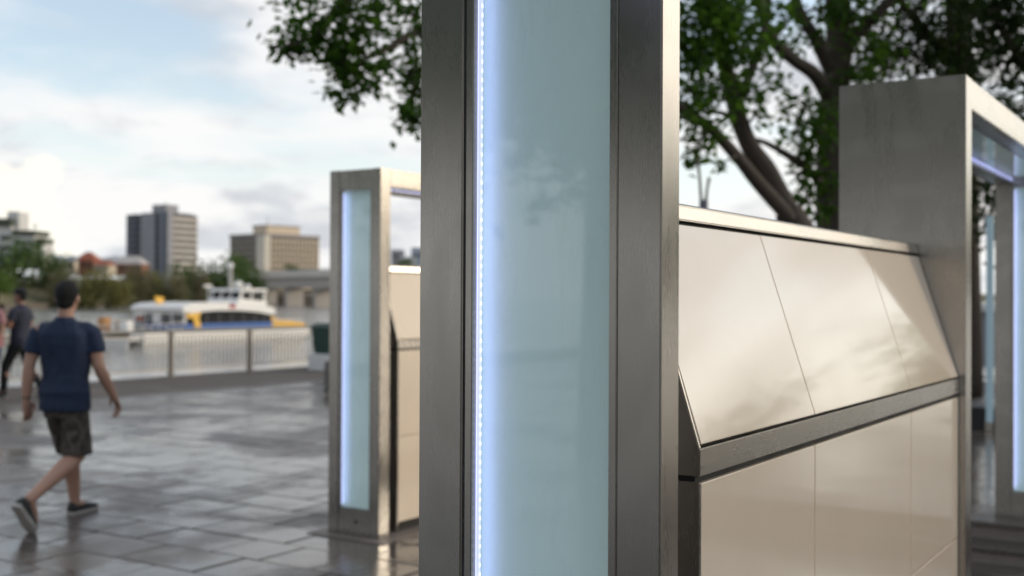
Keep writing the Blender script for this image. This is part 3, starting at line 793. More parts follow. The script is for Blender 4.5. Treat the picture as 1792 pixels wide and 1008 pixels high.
for y0, y1 in ((0.4, 3.0), (6.0, 14.5), (18.5, 18.9)):
    m = MB(); m.box(-1.1, -0.02, y0, y1, 0, HT + 0.4); m.build('pier', M_TPIER if y1 - y0 > 3 else M_TGREY, tw)
for f in range(12):
    for y in (3.3, 5.0 - 0.6, 14.9, 16.7, 19.6, 21.8):
        o = link('window', vm, None, tw); o.location = (-0.33, y, f * FH + 0.8)
m = MB(); m.tube([(3, 3, HT + 4), (3, 3, HT + 5.5)], 0.15, 5); m.build('aerial', M_TGREY, tw)

# hotel slab beyond the bridge
D = 600.0
c = at(463, 490, D); c.z = 5.0
ht = empty('hotel_block', c, RAD(50), 'long cream hotel block with rooftop penthouse and rows of windows across the river', 'building')
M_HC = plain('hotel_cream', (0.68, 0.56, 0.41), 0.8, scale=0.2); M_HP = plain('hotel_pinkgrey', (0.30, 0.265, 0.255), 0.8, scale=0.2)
HT = at(463, 413, D).z - 5.0
m = MB(); m.box(0, 37, 0, 30, 0, HT); m.build('wall', M_HC, ht)
m = MB(); m.box(-0.4, 37.4, -0.4, 30.4, HT + 0.01, HT + 1.6); m.build('roof_parapet', M_HP, ht)
m = MB(); m.box(3, 25, 2, 14, HT + 1.61, HT + 5.6); m.build('penthouse', M_HC, ht)
m = MB(); m.box(2.5, 25.5, 1.5, 14.5, HT + 5.61, HT + 6.2); m.build('penthouse_roof', M_HP, ht)
m = MB(); m.tube([(8, 8, HT + 6.2), (8, 8, HT + 11)], 0.18, 5); m.build('aerial', M_HP, ht)
m = MB(); m.box(-0.9, -0.02, -0.9, 6.0, 0, HT + 0.4); m.box(-0.02, 3.0, -0.9, -0.02, 0, HT + 0.4); m.build('stair_tower', plain('hotel_white', (0.62, 0.57, 0.48), 0.8), ht)
FH = HT / 9.0
wmx = share_box('window', (1.7, 0.25, 2.1), plain('hotel_window', (0.035, 0.03, 0.025), 0.35, scale=0.2))
wmy = share_box('window', (0.25, 1.9, 2.1), plain('hotel_window_shade_tint', (0.04, 0.036, 0.038), 0.4, scale=0.2))  # left-flank windows, the flank's shade tinted into their colour
for f in range(9):
    for k in range(13):
        o = link('window', wmx, None, ht); o.location = (4.0 + k * 2.55, -0.24, f * FH + 1.0)
    for k in range(9):
        o = link('window', wmy, None, ht); o.location = (-0.24, 6.8 + k * 2.55, f * FH + 1.0)
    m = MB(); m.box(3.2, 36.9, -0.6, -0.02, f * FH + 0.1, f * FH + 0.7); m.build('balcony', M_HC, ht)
    m = MB(); m.box(-0.5, -0.02, 6.2, 29.9, f * FH + 0.1, f * FH + 0.7); m.build('balcony', M_HP, ht)  # pink-grey colour stands in for shade on the left flank

# stepped white apartments on the rise at far left
D = 430.0
M_APW = plain('apartment_white', (0.62, 0.61, 0.58), 0.7, scale=0.2); M_APD = plain('apartment_dark_roof', (0.07, 0.08, 0.055), 0.8)
def boxes(root, lst):
    for nm, px0, px1, py0, py1, d, dep, mt in lst:
        p0 = at(px0, py1, d); p1 = at(px1, py0, d)
        m = MB(); m.box(p0.x - root.location.x, p1.x - root.location.x, d - root.location.y, d + dep - root.location.y, p0.z - root.location.z, p1.z - root.location.z)
        m.build(nm, mt, root)
c = at(30, 440, D); c.z = 6
ap = empty('apartment_block', c, 0, 'white stepped apartment block above the trees at the far left', 'building')
boxes(ap, [('wall', -60, 20, 395, 470, D, 14, M_APW), ('wall', 12, 33, 370, 470, D + 3, 9, M_APW), ('roof', -62, 18.5, 382, 395.2, D - 1, 16, M_APD),
           ('wall', 21, 60, 411, 470, D + 0.5, 12, M_APW), ('roof', 20.5, 61, 403, 411.2, D - 0.5, 14, M_APD), ('wall', 54, 75, 424, 470, D + 2, 9, M_APW), ('roof', 53, 76, 417, 424.2, D + 1.5, 10, M_APD),
           ('window', 0, 17, 412, 420, D - 0.3, 0.2, M_TWIN), ('window', 0, 17, 430, 437, D - 0.3, 0.2, M_TWIN), ('window', 25, 56, 421, 427, D + 0.2, 0.2, M_TWIN), ('window', 57, 72, 429, 435, D + 1.7, 0.2, M_TWIN), ('window', 25, 54, 434, 440, D + 0.2, 0.2, M_TWIN)])
M_RED = plain('red_tile', (0.34, 0.10, 0.05), 0.8, scale=0.4); M_GROOF = plain('grey_roof', (0.22, 0.25, 0.28), 0.6, scale=0.3)
M_HWALL = plain('house_cream', (0.60, 0.52, 0.40), 0.8, scale=0.3); M_BRICK = plain('house_brick', (0.30, 0.12, 0.08), 0.85, scale=0.3)
def house(px0, px1, py_eave, py_ridge, py_base, d, wall, roof, label, ridge=0.5, nw=3):
    p0 = at(px0, py_base, d); p1 = at(px1, py_eave, d); zr = at(px0, py_ridge, d).z
    w = p1.x - p0.x; r = empty('house', (p0.x, d, p0.z), 0, label, 'house'); h = p1.z - p0.z; dp = 10
    m = MB(); m.box(0, w, 0, dp, 0, h); m.build('wall', wall, r)
    e = 0.5; hr = zr - p0.z
    m = MB(); m.add([(-e, -e, h + .01), (w + e, -e, h + .01), (w + e, dp + e, h + .01), (-e, dp + e, h + .01), (w * ridge * 0.5, dp / 2, hr), (w * (1 - ridge * 0.5), dp / 2, hr)],
                    [(0, 1, 5, 4), (1, 2, 5), (2, 3, 4, 5), (3, 0, 4), (0, 3, 2, 1)]); m.build('roof', roof, r)
    for k in range(nw):
        x = w * (k + 0.5) / nw
        m = MB(); m.box(x - w * 0.09, x + w * 0.09, -0.12, -0.01, h * 0.45, h * 0.8); m.build('window', M_TWIN, r)
    return r
house(105, 130, 456, 447, 482, 445, M_HWALL, M_GROOF, 'small cream house with grey roof left of the red roofed house across the river')
house(131, 163, 455, 440, 482, 450, M_BRICK, M_RED, 'tall red tiled house across the river above the olive shrubs', 0.7)
house(163, 188, 464, 455, 482, 440, M_HWALL, M_RED, 'lower red roofed cottage beside the long white building across the river', 0.5)
house(78, 104, 452, 446, 482, 470, M_APW, M_GROOF, 'pale house half hidden by the tall dark tree at far left')
wb = house(168, 222, 455, 446, 482, 480, M_APW, plain('zinc_roof', (0.5, 0.5, 0.5), 0.4), 'long white building with pale metal roof left of the grey tower', 0.9, 5)
bb = house(196, 248, 462, 447, 482, 455, M_BRICK, plain('pale_dome_roof', (0.50, 0.46, 0.42), 0.6), 'brick building with pale hipped roof just in front of the grey tower', 0.5, 4)
# pale blocks seen under the beam of the left portal
c = at(712, 480, 700); c.z = 8
pb = empty('pale_block', c, 0, 'pale distant blocks framed by the opening of the left portal', 'building')
boxes(pb, [('wall', 684, 703, 437, 480, 702, 18, M_TPIER), ('wall', 700, 724, 449, 480, 700, 15, M_APW), ('wall', 719, 760, 433, 480, 706, 18, plain('bluegrey', (0.36, 0.40, 0.46), 0.7)),
           ('window', 703, 721, 453, 456, 699.6, 0.3, M_TWIN), ('window', 703, 721, 460, 463, 699.6, 0.3, M_TWIN), ('window', 722, 740, 445, 449, 705.6, 0.3, M_TWIN), ('window', 687, 699, 446, 450, 701.6, 0.3, M_TWIN)])

# ================================================================== BRIDGE
M_BR = plain('bridge_concrete', (0.66, 0.62, 0.56), 0.8, scale=0.1); M_BRD = plain('bridge_girder', (0.50, 0.46, 0.42), 0.85, scale=0.1)
b0 = at(440, 486, 560); b1 = at(640, 486, 470)
bd = Vector((b1.x - b0.x, b1.y - b0.y, 0)); L = bd.length
br = empty('road_bridge', (b0.x, b0.y, 0), math.atan2(bd.y, bd.x), 'pale concrete road bridge with haunched girder behind the ferry', 'bridge')
zt = at(500, 474, 535).z; zd = at(500, 487, 535).z; zg = at(500, 497, 535).z
L2 = L * 2.2
m = MB(); m.box(-60, L2, -0.4, 0.0, zd + 0.2, zt); m.build('parapet', M_BR, br)
m = MB(); m.box(-60, L2, 0.01, 14, zd, zd + 0.9); m.build('deck', M_BR, br)
pr = [(-60, zd - 0.01)] + [(x, zd - 0.01) for x in (L2,)]
bot = []
for k in range(0, 13):
    x = L2 - (L2 + 60) * k / 12
    bot.append((x, zg - 1.0 - 1.6 * (0.5 + 0.5 * math.cos((x - 62) / 58.0 * 2 * math.pi))))
m = MB(); m.prism(pr + bot, 'y', 1.2, 12.5); m.build('girder', M_BRD, br)
for x in (4, 33, 62, 91, 120):
    m = MB(); m.box(x - 1.5, x + 1.5, 2.5, 11, -5, zg - 1.2); m.build('pier', M_BRD, br)
m = MB(); m.box(-60, L2, -0.45, -0.35, zt + 0.4, zt + 0.55)
for k in range(30): m.box(-60 + k * 7.5, -59.8 + k * 7.5, -0.45, -0.3, zt + 0.001, zt + 0.42)
m.build('handrail', M_BRD, br)
# low embankment under the bridge
m = MB(); e0 = at(440, 530, 590); e1 = at(760, 530, 520)
m.add([(e0.x, e0.y, -4), (e1.x, e1.y, -4), (e1.x, e1.y, at(600, 516, 540).z), (e0.x, e0.y, at(600, 516, 540).z), (e0.x + 10, e0.y + 80, 4), (e1.x + 10, e1.y + 80, 4)], [(0, 1, 2, 3), (3, 2, 5, 4)])
struct(m.build('embankment', plain('embankment_stone', (0.30, 0.255, 0.20), 0.9, scale=0.15)))

# ================================================================== TREES
def leaves_mesh(name, blobs, size, rng, mat, parent, squash=0.8):
    """many small folded leaves; blobs = (centre, (rx, ry, rz), count)"""
    v = []; f = []
    for c, rad, n in blobs:
        c = Vector(c)
        # sub-clumps make light and dark groups with gaps between
        subs = []
        ns = max(3, int(n / 22))
        for _ in range(ns):
            while True:
                p = Vector((rng.uniform(-1, 1), rng.uniform(-1, 1), rng.uniform(-1, 1)))
                if 0.15 < p.length < 1: break
            subs.append(Vector((c.x + p.x * rad[0], c.y + p.y * rad[1], c.z + p.z * rad[2])))
        for k in range(n):
            s = subs[k % ns]
            g_ = min(size * 1.6, rad[0] * 0.55)
            p = s + Vector((rng.gauss(0, g_), rng.gauss(0, g_), rng.gauss(0, g_ * squash)))
            d = Vector((rng.gauss(0, 1), rng.gauss(0, 1), rng.gauss(-0.35, 0.6)))
            if d.length < 0.05: continue
            d.normalize(); s1 = d.cross(Vector((rng.gauss(0, 0.6), rng.gauss(0, 0.6), 1))).normalized(); up = s1.cross(d)
            l = size * rng.uniform(0.7, 1.3); w = l * rng.uniform(0.24, 0.36)
            o = len(v)
            v += [p, p + d * l * 0.5 + s1 * w + up * w * 0.35, p + d * l, p + d * l * 0.5 - s1 * w + up * w * 0.35]
            f += [(o, o+1, o+2), (o, o+2, o+3)]
    me = bpy.data.meshes.new(name); me.from_pydata([tuple(x) for x in v], [], f); me.update()
    return link(name, me, mat, parent)

def limb(root, name, pts, r0, r1, mat=M_BARK, n=9):
    P_ = cr(pts, 5); m = MB(); k = len(P_)
    rad = [lerp(r0, r1, i / (k - 1)) * (1 + 0.10 * noise.noise(P_[i] * 3)) for i in range(k)]
    m.tube(P_, rad, n); return m.build(name, mat, root, smooth=True)

def pxtree(label, base, trunk, limbs, blobs, size, seed, mat=M_LEAF, name='fig_tree', twigs=True):
    """base: world point of the root collar; limbs and blobs given as (px, py, depth)"""
    r = empty(name, base, 0, label, 'tree', 'shade trees on the promenade'); rng = random.Random(seed)
    loc = lambda q: at(*q) - Vector(base)
    limb(r, 'trunk', [Vector((0, 0, -0.1))] + [loc(q) for q in trunk[0]], trunk[1], trunk[2], n=12)
    ends = []
    for pts, a_, b_ in limbs:
        limb(r, 'branch', [loc(q) for q in pts], a_, b_); ends += [loc(q) for q in pts]
    bl = []
    tw = MB()
    for px, py, d, rx, rz, n in blobs:
        c = loc((px, py, d)); bl.append((c, (rx, rx * 0.9, rz), n))
        if twigs and ends:
            e = min(ends, key=lambda q: (q - c).length)
            if 0.2 < (e - c).length < 3.5:
                mid = e.lerp(c, 0.5) + Vector((rng.uniform(-.1, .1), rng.uniform(-.1, .1), rng.uniform(0, .15)))
                tw.tube(cr([e, mid, c], 4), [lerp(0.028, 0.006, i / 8) for i in range(9)], 5)
                for _ in range(4):
                    t = c + Vector((rng.uniform(-rx, rx), rng.uniform(-rx, rx), rng.uniform(-rz, rz))) * 0.9
                    tw.tube([c.lerp(mid, 0.3), c.lerp(t, 0.5) + Vector((0, 0, 0.03)), t], [0.012, 0.008, 0.003], 4)
    if tw.v: stuff(tw.build('twigs', M_BARK, r))
    leaves_mesh('crown', bl, size, rng, mat, r)
    return r

# T1: overhanging tree, trunk hidden behind the foreground upright
b = at(1010, 720, 15.2); b.z = 0
pxtree('leafy tree whose branch overhangs the sky left of the foreground upright', b,
       ([(1005, 420, 15.2), (1000, 150, 15.0), (985, -60, 14.6)], 0.26, 0.16),
       [([(1000, 200, 15.1), (900, 60, 14.0), (800, 40, 13.2), (735, 52, 12.6), (672, 88, 12.2), (640, 100, 12.0)], 0.085, 0.018),
        ([(985, -60, 14.6), (860, -120, 13.4), (740, -80, 12.8), (640, -30, 12.2), (580, 30, 12.0), (540, 70, 11.8), (470, 82, 11.6)], 0.09, 0.010),
        ([(1000, 120, 15), (1080, -20, 14.4), (1180, -120, 13.8)], 0.08, 0.03),
        ([(800, 40, 13.2), (745, 110, 12.8), (722, 180, 12.6)], 0.035, 0.010),
        ([(640, 100, 12.0), (620, 130, 12.0), (625, 170, 12.0)], 0.016, 0.005)],
       [(560, 12, 12.0, .36, .22, 244), (620, 40, 12.1, .34, .30, 310), (670, 8, 12.2, .34, .2, 192), (600, 80, 12.0, .28, .18, 192), (545, 45, 11.9, .2, .12, 88),
        (520, 78, 11.8, .16, .07, 66), (484, 72, 11.7, .15, .06, 59), (508, 92, 11.8, .10, .05, 29), (590, 110, 12.0, .16, .14, 81), (625, 130, 12.0, .22, .16, 140), (612, 165, 12.0, .13, .09, 59), (648, 148, 12.0, .10, .10, 44),
        (590, 142, 12, .10, .07, 37), (660, 120, 12.1, .12, .10, 51),
        (722, 75, 12.6, .16, .22, 111), (720, 140, 12.6, .2, .22, 170), (712, 205, 12.6, .12, .12, 66), (742, 190, 12.6, .2, .25, 148), (715, 20, 12.5, .15, .1, 44),
        (700, -80, 12.6, 1.0, .45, 518), (580, -70, 12.2, .8, .35, 370), (900, -60, 13.6, 1.4, .8, 666), (1050, -40, 14.2, 1.3, .9, 518), (850, 90, 13.6, .9, .6, 370), (820, -260, 13.2, 1.8, .9, 666), (1050, -300, 14.6, 2.2, 1.2, 666)],
       0.115, 11)
# T2: leaning twin trunk behind the cream wall
b = at(1470, 740, 14.2); b.z = 0
pxtree('tree with two leaning dark limbs rising behind the cream wall', b,
       ([(1432, 480, 14.1), (1400, 410, 14.0), (1378, 368, 14.0)], 0.24, 0.17),
       [([(1378, 368, 14.0), (1345, 305, 14.0), (1312, 255, 13.9), (1288, 190, 13.8), (1272, 120, 13.7), (1250, 40, 13.5), (1215, -60, 13.2)], 0.145, 0.06),
        ([(1384, 384, 13.9), (1328, 322, 13.7), (1290, 275, 13.5), (1240, 222, 13.3), (1180, 180, 13.0), (1120, 120, 12.8)], 0.10, 0.045),
        ([(1300, 225, 13.9), (1270, 200, 13.6), (1225, 195, 13.4)], 0.05, 0.015), ([(1288, 190, 13.8), (1320, 110, 14.2), (1345, 20, 14.4), (1340, -60, 14.4)], 0.07, 0.03)],
       [(1215, 35, 13.2, .34, .3, 322), (1270, 30, 13.4, .34, .3, 297), (1225, 100, 13.2, .32, .26, 260), (1280, 100, 13.5, .26, .24, 155), (1320, 40, 13.9, .3, .28, 186), (1210, 160, 13.1, .24, .22, 124), (1255, 165, 13.4, .24, .22, 130),
        (1205, 215, 13.1, .18, .16, 62), (1240, 235, 13.3, .2, .14, 68), (1215, 268, 13.1, .14, .09, 37), (1258, 290, 13.3, .08, .05, 12), (1310, 150, 13.8, .18, .14, 55), (1325, 200, 13.8, .14, .12, 37), (1335, 95, 14, .2, .16, 55),
        (1230, -80, 13.2, .9, .45, 350), (1350, -60, 14.2, .9, .4, 300), (1280, -240, 13.6, 1.6, .9, 400)],
       0.135, 12)
# T3: main trunk just left of the plain steel upright
b = at(1462, 700, 16.0); b.z = 0
pxtree('tall straight trunked tree just left of the plain steel upright', b,
       ([(1460, 440, 16.0), (1457, 300, 16.0), (1461, 170, 16.0), (1468, 80, 16.0), (1462, -40, 16.0), (1450, -160, 16)], 0.27, 0.14),
       [([(1452, 175, 16.0), (1425, 130, 15.6), (1388, 104, 15.2), (1352, 68, 14.9), (1332, 20, 14.6), (1318, -50, 14.3)], 0.11, 0.05),
        ([(1456, 130, 16.0), (1432, 75, 15.7), (1402, 25, 15.5), (1380, -50, 15.3)], 0.11, 0.06),
        ([(1456, 355, 16.0), (1418, 300, 15.6), (1372, 268, 15.2), (1335, 248, 14.9), (1300, 240, 14.7)], 0.075, 0.02),
        ([(1470, 110, 16.0), (1500, 62, 15.8), (1545, 15, 15.6), (1600, -50, 15.4)], 0.10, 0.05),
        ([(1455, 260, 16.0), (1430, 230, 15.6), (1400, 205, 15.4)], 0.04, 0.012)],
       [(1425, 205, 15.6, .28, .22, 161), (1400, 240, 15.3, .26, .18, 117), (1435, 262, 15.5, .26, .26, 173), (1430, 325, 15.6, .2, .22, 117), (1405, 305, 15.3, .13, .12, 43), (1395, 180, 15.3, .2, .12, 49), (1440, 370, 15.6, .10, .10, 24), (1415, 352, 15.4, .07, .06, 13),
        (1490, 20, 15.8, .36, .3, 186), (1520, 90, 15.8, .35, .28, 204), (1405, 60, 15.4, .26, .22, 74), (1440, 20, 15.7, .3, .2, 105), (1375, 30, 15.1, .24, .2, 74), (1500, 130, 15.8, .25, .15, 99), (1345, 100, 15, .14, .1, 24), (1360, 150, 15, .14, .1, 22),
        (1440, -70, 15.7, 1.0, .4, 300), (1560, -40, 15.6, .9, .5, 350), (1430, -260, 15.7, 2.2, 1.0, 450)],
       0.14, 13)
# T4, T5: dense dark crowns to the right
b = at(1690, 690, 17.5); b.z = 0.2
pxtree('dense dark crowned tree directly above the plain steel upright', b,
       ([(1685, 330, 17.5), (1680, 120, 17.3), (1670, -60, 17)], 0.26, 0.16), [([(1680, 120, 17.3), (1590, 20, 16.8), (1540, -60, 16.4)], 0.1, 0.04), ([(1680, 60, 17.3), (1750, -60, 16.8)], .09, .04)],
       [(1570, 50, 16.8, .55, .5, 558), (1640, 40, 17.0, .6, .6, 744), (1600, 110, 16.9, .5, .35, 434), (1690, 90, 17.2, .5, .5, 558), (1540, 110, 16.8, .35, .25, 198), (1650, -60, 17, 1.5, .6, 930), (1650, -260, 17, 2.4, 1.2, 744), (1700, 200, 17.3, .7, .6, 558)],
       0.12, 14, M_LEAFD)
b = at(1850, 690, 15.5); b.z = 0.2
pxtree('very dark tree beyond the right portal at the picture edge', b,
       ([(1850, 330, 15.5), (1845, 120, 15.3), (1850, -60, 15)], 0.26, 0.16), [([(1845, 200, 15.3), (1780, 90, 15.0), (1730, 20, 14.8)], 0.09, 0.03), ([(1845, 120, 15.3), (1920, 0, 15)], .09, .03)],
       [(1740, 60, 15.0, .5, .55, 682), (1790, 120, 15.1, .5, .5, 620), (1760, 210, 15.2, .45, .4, 496), (1730, 330, 15.6, .4, .5, 496), (1740, 400, 16, .35, .3, 223), (1800, -20, 15, 1.0, .6, 744), (1880, 150, 15.3, 1.0, 1.2, 930), (1830, -260, 15.2, 2.2, 1.2, 682)],
       0.12, 15, M_LEAFD)

# big shade trees round the square, mirrored in the steel and glass
def unit_crown(name, n, size, seed, mat, lumps=9):
    rng = random.Random(seed); bl = []
    for _ in range(lumps):
        th = rng.uniform(0, 2*math.pi); q = rng.uniform(0.15, 0.62); z = rng.uniform(-0.45, 0.55)
        rr = rng.uniform(0.26, 0.42)
        bl.append(((q*math.cos(th), q*math.sin(th), z), (rr, rr, rr * 0.8), int(n / lumps)))
    v = leaves_mesh(name, bl, size, rng, mat, None); me = v.data; bpy.data.objects.remove(v); return me
UC = [unit_crown('crown', 6000, 0.080, 100 + k, M_LEAF, 11) for k in range(2)]
def back_tree(label, x, y, h, w, k):
    r = empty('fig_tree', (x, y, 0), 0, label, 'tree', 'shade trees round the square')
    limb(r, 'trunk', [(0, 0, -0.1), (0.1, 0.05, h * 0.3), (0.0, 0.1, h * 0.6)], 0.32, 0.16)
    o = link('crown', UC[k % 2], None, r); o.location = (0, 0, h * 0.62); o.scale = (w, w, h * 0.40); o.rotation_euler = (0, 0, x)
back_tree('spreading tree mirrored in the upper glass of the foreground upright', -9.5, -3.5, 8.5, 4.0, 0)
back_tree('broad tree mirrored in the left stile of the foreground upright', -13.5, -8.5, 10.0, 4.6, 1)
back_tree('unseen tree added to darken the reflection in the lit side of the left portal', -12.0, 3.6, 9.0, 3.6, 1)  # out of view, added so the left portal mirrors less sky
back_tree('unseen promenade tree added to darken the reflection in the left portal stiles', -17.5, 0.5, 9.5, 4.2, 0)  # also unseen, added to dim the sky mirrored in the stiles
back_tree('large tree mirrored low in the plain steel upright', -6.0, -8.0, 9.0, 4.2, 0)
for k_, (lb, x_, y_, h_, w_) in enumerate((('tree mirrored in the narrow side of the foreground upright', 14.5, 7.5, 4.7, 3.2), ('tree mirrored at the right end of the sloping cream panels', 15.5, 19.5, 4.6, 3.0),
        ('unseen spreading tree added right of the camera to block the sun', 15.0, 2.4, 8.4, 4.0), ('tree mirrored low in the cream wall panels', 17.0, 13.5, 4.5, 3.4),  # the spreading tree is added out of view, made tall to block the sun
        ('unseen bushy tree added at the right to block the sun', 19.0, 5.2, 7.4, 3.6))):  # added out of view to keep direct sun off steel and wall
    back_tree(lb, x_, y_, h_, w_, k_)

# far bank trees
FC = {k: [unit_crown('crown', 2600, 0.12, s + j, mt, 9) for j in range(2)] for k, s, mt in (('olive', 200, M_BANK1), ('green', 220, M_BANK2), ('brown', 240, M_BANK3), ('bright', 260, M_BANK4))}
def bank_tree(px0, px1, py0, py1, d, kind, label, cat='tree'):
    p0 = at(px0, py1, d); p1 = at(px1, py0, d); w = (p1.x - p0.x) / 2; h = (p1.z - p0.z)
    r = empty('bank_tree' if cat == 'tree' else 'bank_shrub', ((p0.x + p1.x) / 2, d, p0.z), 0, label, cat, 'trees and shrubs on the far bank')
    m = MB(); m.tube([(0, 0, -2), (0.1 * w, 0, h * 0.35), (0, 0, h * 0.7)], [w * 0.07, w * 0.05, w * 0.02], 6); m.build('trunk', M_BARK, r)
    o = link('crown', FC[kind][int(px0) % 2], None, r); o.location = (0, 0, h * 0.52); o.scale = (w * 1.3, w * 1.1, h * 0.66); o.rotation_euler = (0, 0, px0)
for a_ in [(-70, 95, 418, 545, 420, 'green', 'large dark tree mass at the far left bank below the white apartments'),
           (-40, 26, 470, 540, 385, 'bright', 'bright green bush at the left picture edge on the far bank', 'shrub'),
           (60, 118, 436, 520, 430, 'green', 'slender dark tree between the apartments and the cream house'),
           (80, 138, 478, 545, 405, 'brown', 'brownish shrub on the far bank behind the walking man', 'shrub'),
           (118, 190, 470, 545, 410, 'olive', 'olive shrub right of the walking man on the far bank', 'shrub'),
           (165, 235, 474, 545, 415, 'olive', 'olive shrub below the brick building on the far bank', 'shrub'),
           (208, 268, 470, 545, 425, 'brown', 'tawny shrub left below the grey tower on the far bank', 'shrub'),
           (240, 305, 474, 545, 430, 'olive', 'olive shrub directly below the grey tower on the far bank', 'shrub'),
           (284, 330, 484, 545, 430, 'brown', 'small tawny shrub behind the ferry roof', 'shrub'),
           (298, 352, 458, 540, 470, 'green', 'dark green tree right below the banded tower flank'),
           (340, 425, 444, 545, 480, 'green', 'tallest rounded green tree left of the hotel block'),
           (395, 462, 456, 545, 500, 'green', 'rounded green tree overlapping the left end of the bridge'),
           (330, 368, 474, 536, 460, 'brown', 'bare brownish tree in front of the rounded green trees'),
           (455, 500, 490, 530, 640, 'green', 'dark shrub in the shade under the bridge', 'shrub'),
           (505, 560, 496, 530, 640, 'green', 'dark shrub right under the bridge near the left portal', 'shrub'),
           (500, 524, 462, 480, 590, 'green', 'small green bush above the bridge parapet', 'shrub'),
           (695, 728, 456, 480, 640, 'green', 'small green tree framed by the left portal opening')]:
    bank_tree(*a_)

# forked lamp post behind the cream wall
b = at(1230, 760, 13.0); b.z = 0
r = empty('lamp_post', b, 0, 'grey lamp post with forked top behind the left end of the cream wall', 'lamp post')
zt_ = at(1230, 350, 13.0).z; zu = at(1230, 292, 13.0).z
m = MB(); m.tube([(0, 0, -0.02), (0, 0, zt_)], [0.06, 0.05], 12); m.build('pole', plain('lamp_grey', (0.14, 0.14, 0.16), 0.5, 0.3), r, smooth=True)
for sx, top in ((-0.045, zu + 0.1), (0.04, zu - 0.12)):
    m = MB(); m.tube([(sx * 0.6, 0, zt_ - 0.02), (sx, 0, lerp(zt_, top, .5)), (sx * 1.6, 0, top)], [0.018, 0.016, 0.02], 8); m.build('arm', M_POST, r, smooth=True)
# kiosk counter and planter glimpsed through the right portal
p = at(1716, 620, 24.0); p.z = 0.20
r = empty('kiosk_counter', p, ANG_B, 'white topped counter glimpsed through the right portal opening', 'counter')
m = MB(); m.box(-0.3, 0.5, -1.0, 1.0, 1.16, 1.32); m.build('top', M_WHITE, r, bevel=0.01)
m = MB(); m.box(-0.2, 0.4, 0.05, 0.9, 0.0, 1.16); m.build('cabinet', M_DARKGAP, r, bevel=0.01)
m = MB(); m.box(-0.2, 0.4, -0.9, -0.05, 0.0, 1.16); m.build('cabinet', M_TPIER, r, bevel=0.01)
p = at(1712, 756, 12.6); p.z = 0.208
m = MB(); m.box(-0.25, 0.25, -0.45, 0.45, 0, 0.24); o = m.build('planter_box', M_RUBBER, None, bevel=0.01); o.location = p; o.rotation_euler = (0, 0, ANG_B)
tag(o, 'low black planter box beside the slim lit column', 'planter')

# ================================================================== PEOPLE
def remesh(mb, name, mat, parent, voxel, smooth=3, fold=0.0):
    o = mb.build('tmp', None)
    md = o.modifiers.new('r', 'REMESH'); md.mode = 'VOXEL'; md.voxel_size = voxel
    sm = o.modifiers.new('s', 'SMOOTH'); sm.factor = 0.5; sm.iterations = smooth
    dg = bpy.context.evaluated_depsgraph_get()
    me = bpy.data.meshes.new_from_object(o.evaluated_get(dg)); me.name = name
    bpy.data.objects.remove(o)
    for p in me.polygons: p.use_smooth = True
    me.materials.clear()
    if fold > 0:                                   # soft cloth folds
        nrm = [v.normal.copy() for v in me.vertices]
        for v, nv in zip(me.vertices, nrm):
            c = v.co.copy(); d = noise.noise(Vector((c.x * 9, c.y * 9, c.z * 5 + c.x * 6))) + 0.5 * noise.noise(Vector((c.x * 24, c.y * 24, c.z * 11)))
            v.co = c + nv * d * fold
    return link(name, me, mat, parent)
def ringz(c, rx, ry, n=18, yaw=0.0, tilt=0.0):
    out = []
    for k in range(n):
        t = 2*math.pi*k/n
        # rounded-box cross-section reads more like a torso than an ellipse
        cx, sy = math.cos(t), math.sin(t)
        e = 0.86
        x = rx * math.copysign(abs(cx) ** e, cx); y = ry * math.copysign(abs(sy) ** e, sy)
        X = x * math.cos(yaw) - y * math.sin(yaw); Y = x * math.sin(yaw) + y * math.cos(yaw)
        out.append((c[0] + X, c[1] + Y, c[2] + tilt * X))
    return out
def hand(mb, wrist, fwd, side, out, curl=0.35):
    """palm, four fingers, thumb; fwd = along the hand, side = towards the thumb, out = back of hand"""
    w = Vector(wrist); fwd = Vector(fwd).normalized(); side = Vector(side); side = (side - fwd * side.dot(fwd)).normalized(); out = fwd.cross(side)
    if out.dot(Vector(out)) < 0: out = -out
    rot = Matrix((side, out, fwd)).transposed()
    mb.ell(w + fwd * 0.055, 0.044, 0.017, 0.056, 12, 8, rot)
    inn = -out
    for k, (o_, l) in enumerate(((0.030, 0.072), (0.010, 0.082), (-0.011, 0.076), (-0.030, 0.060))):
        p0 = w + fwd * 0.090 + side * o_
        p1 = p0 + fwd * l * 0.48 + inn * l * curl * 0.25
        p2 = p1 + fwd * l * 0.30 + inn * l * curl * 0.55
        p3 = p2 + fwd * l * 0.18 + inn * l * curl * 0.75
        mb.tube([p0 - fwd * 0.02, p0, p1, p2, p3], [0.0095, 0.0095, 0.009, 0.008, 0.0065], 8, True)
    t0 = w + fwd * 0.025 + side * 0.030
    mb.tube([t0, t0 + fwd * 0.030 + side * 0.028 + inn * 0.008, t0 + fwd * 0.060 + side * 0.034 + inn * 0.018, t0 + fwd * 0.078 + side * 0.030 + inn * 0.026], [0.013, 0.0115, 0.010, 0.008], 8, True)

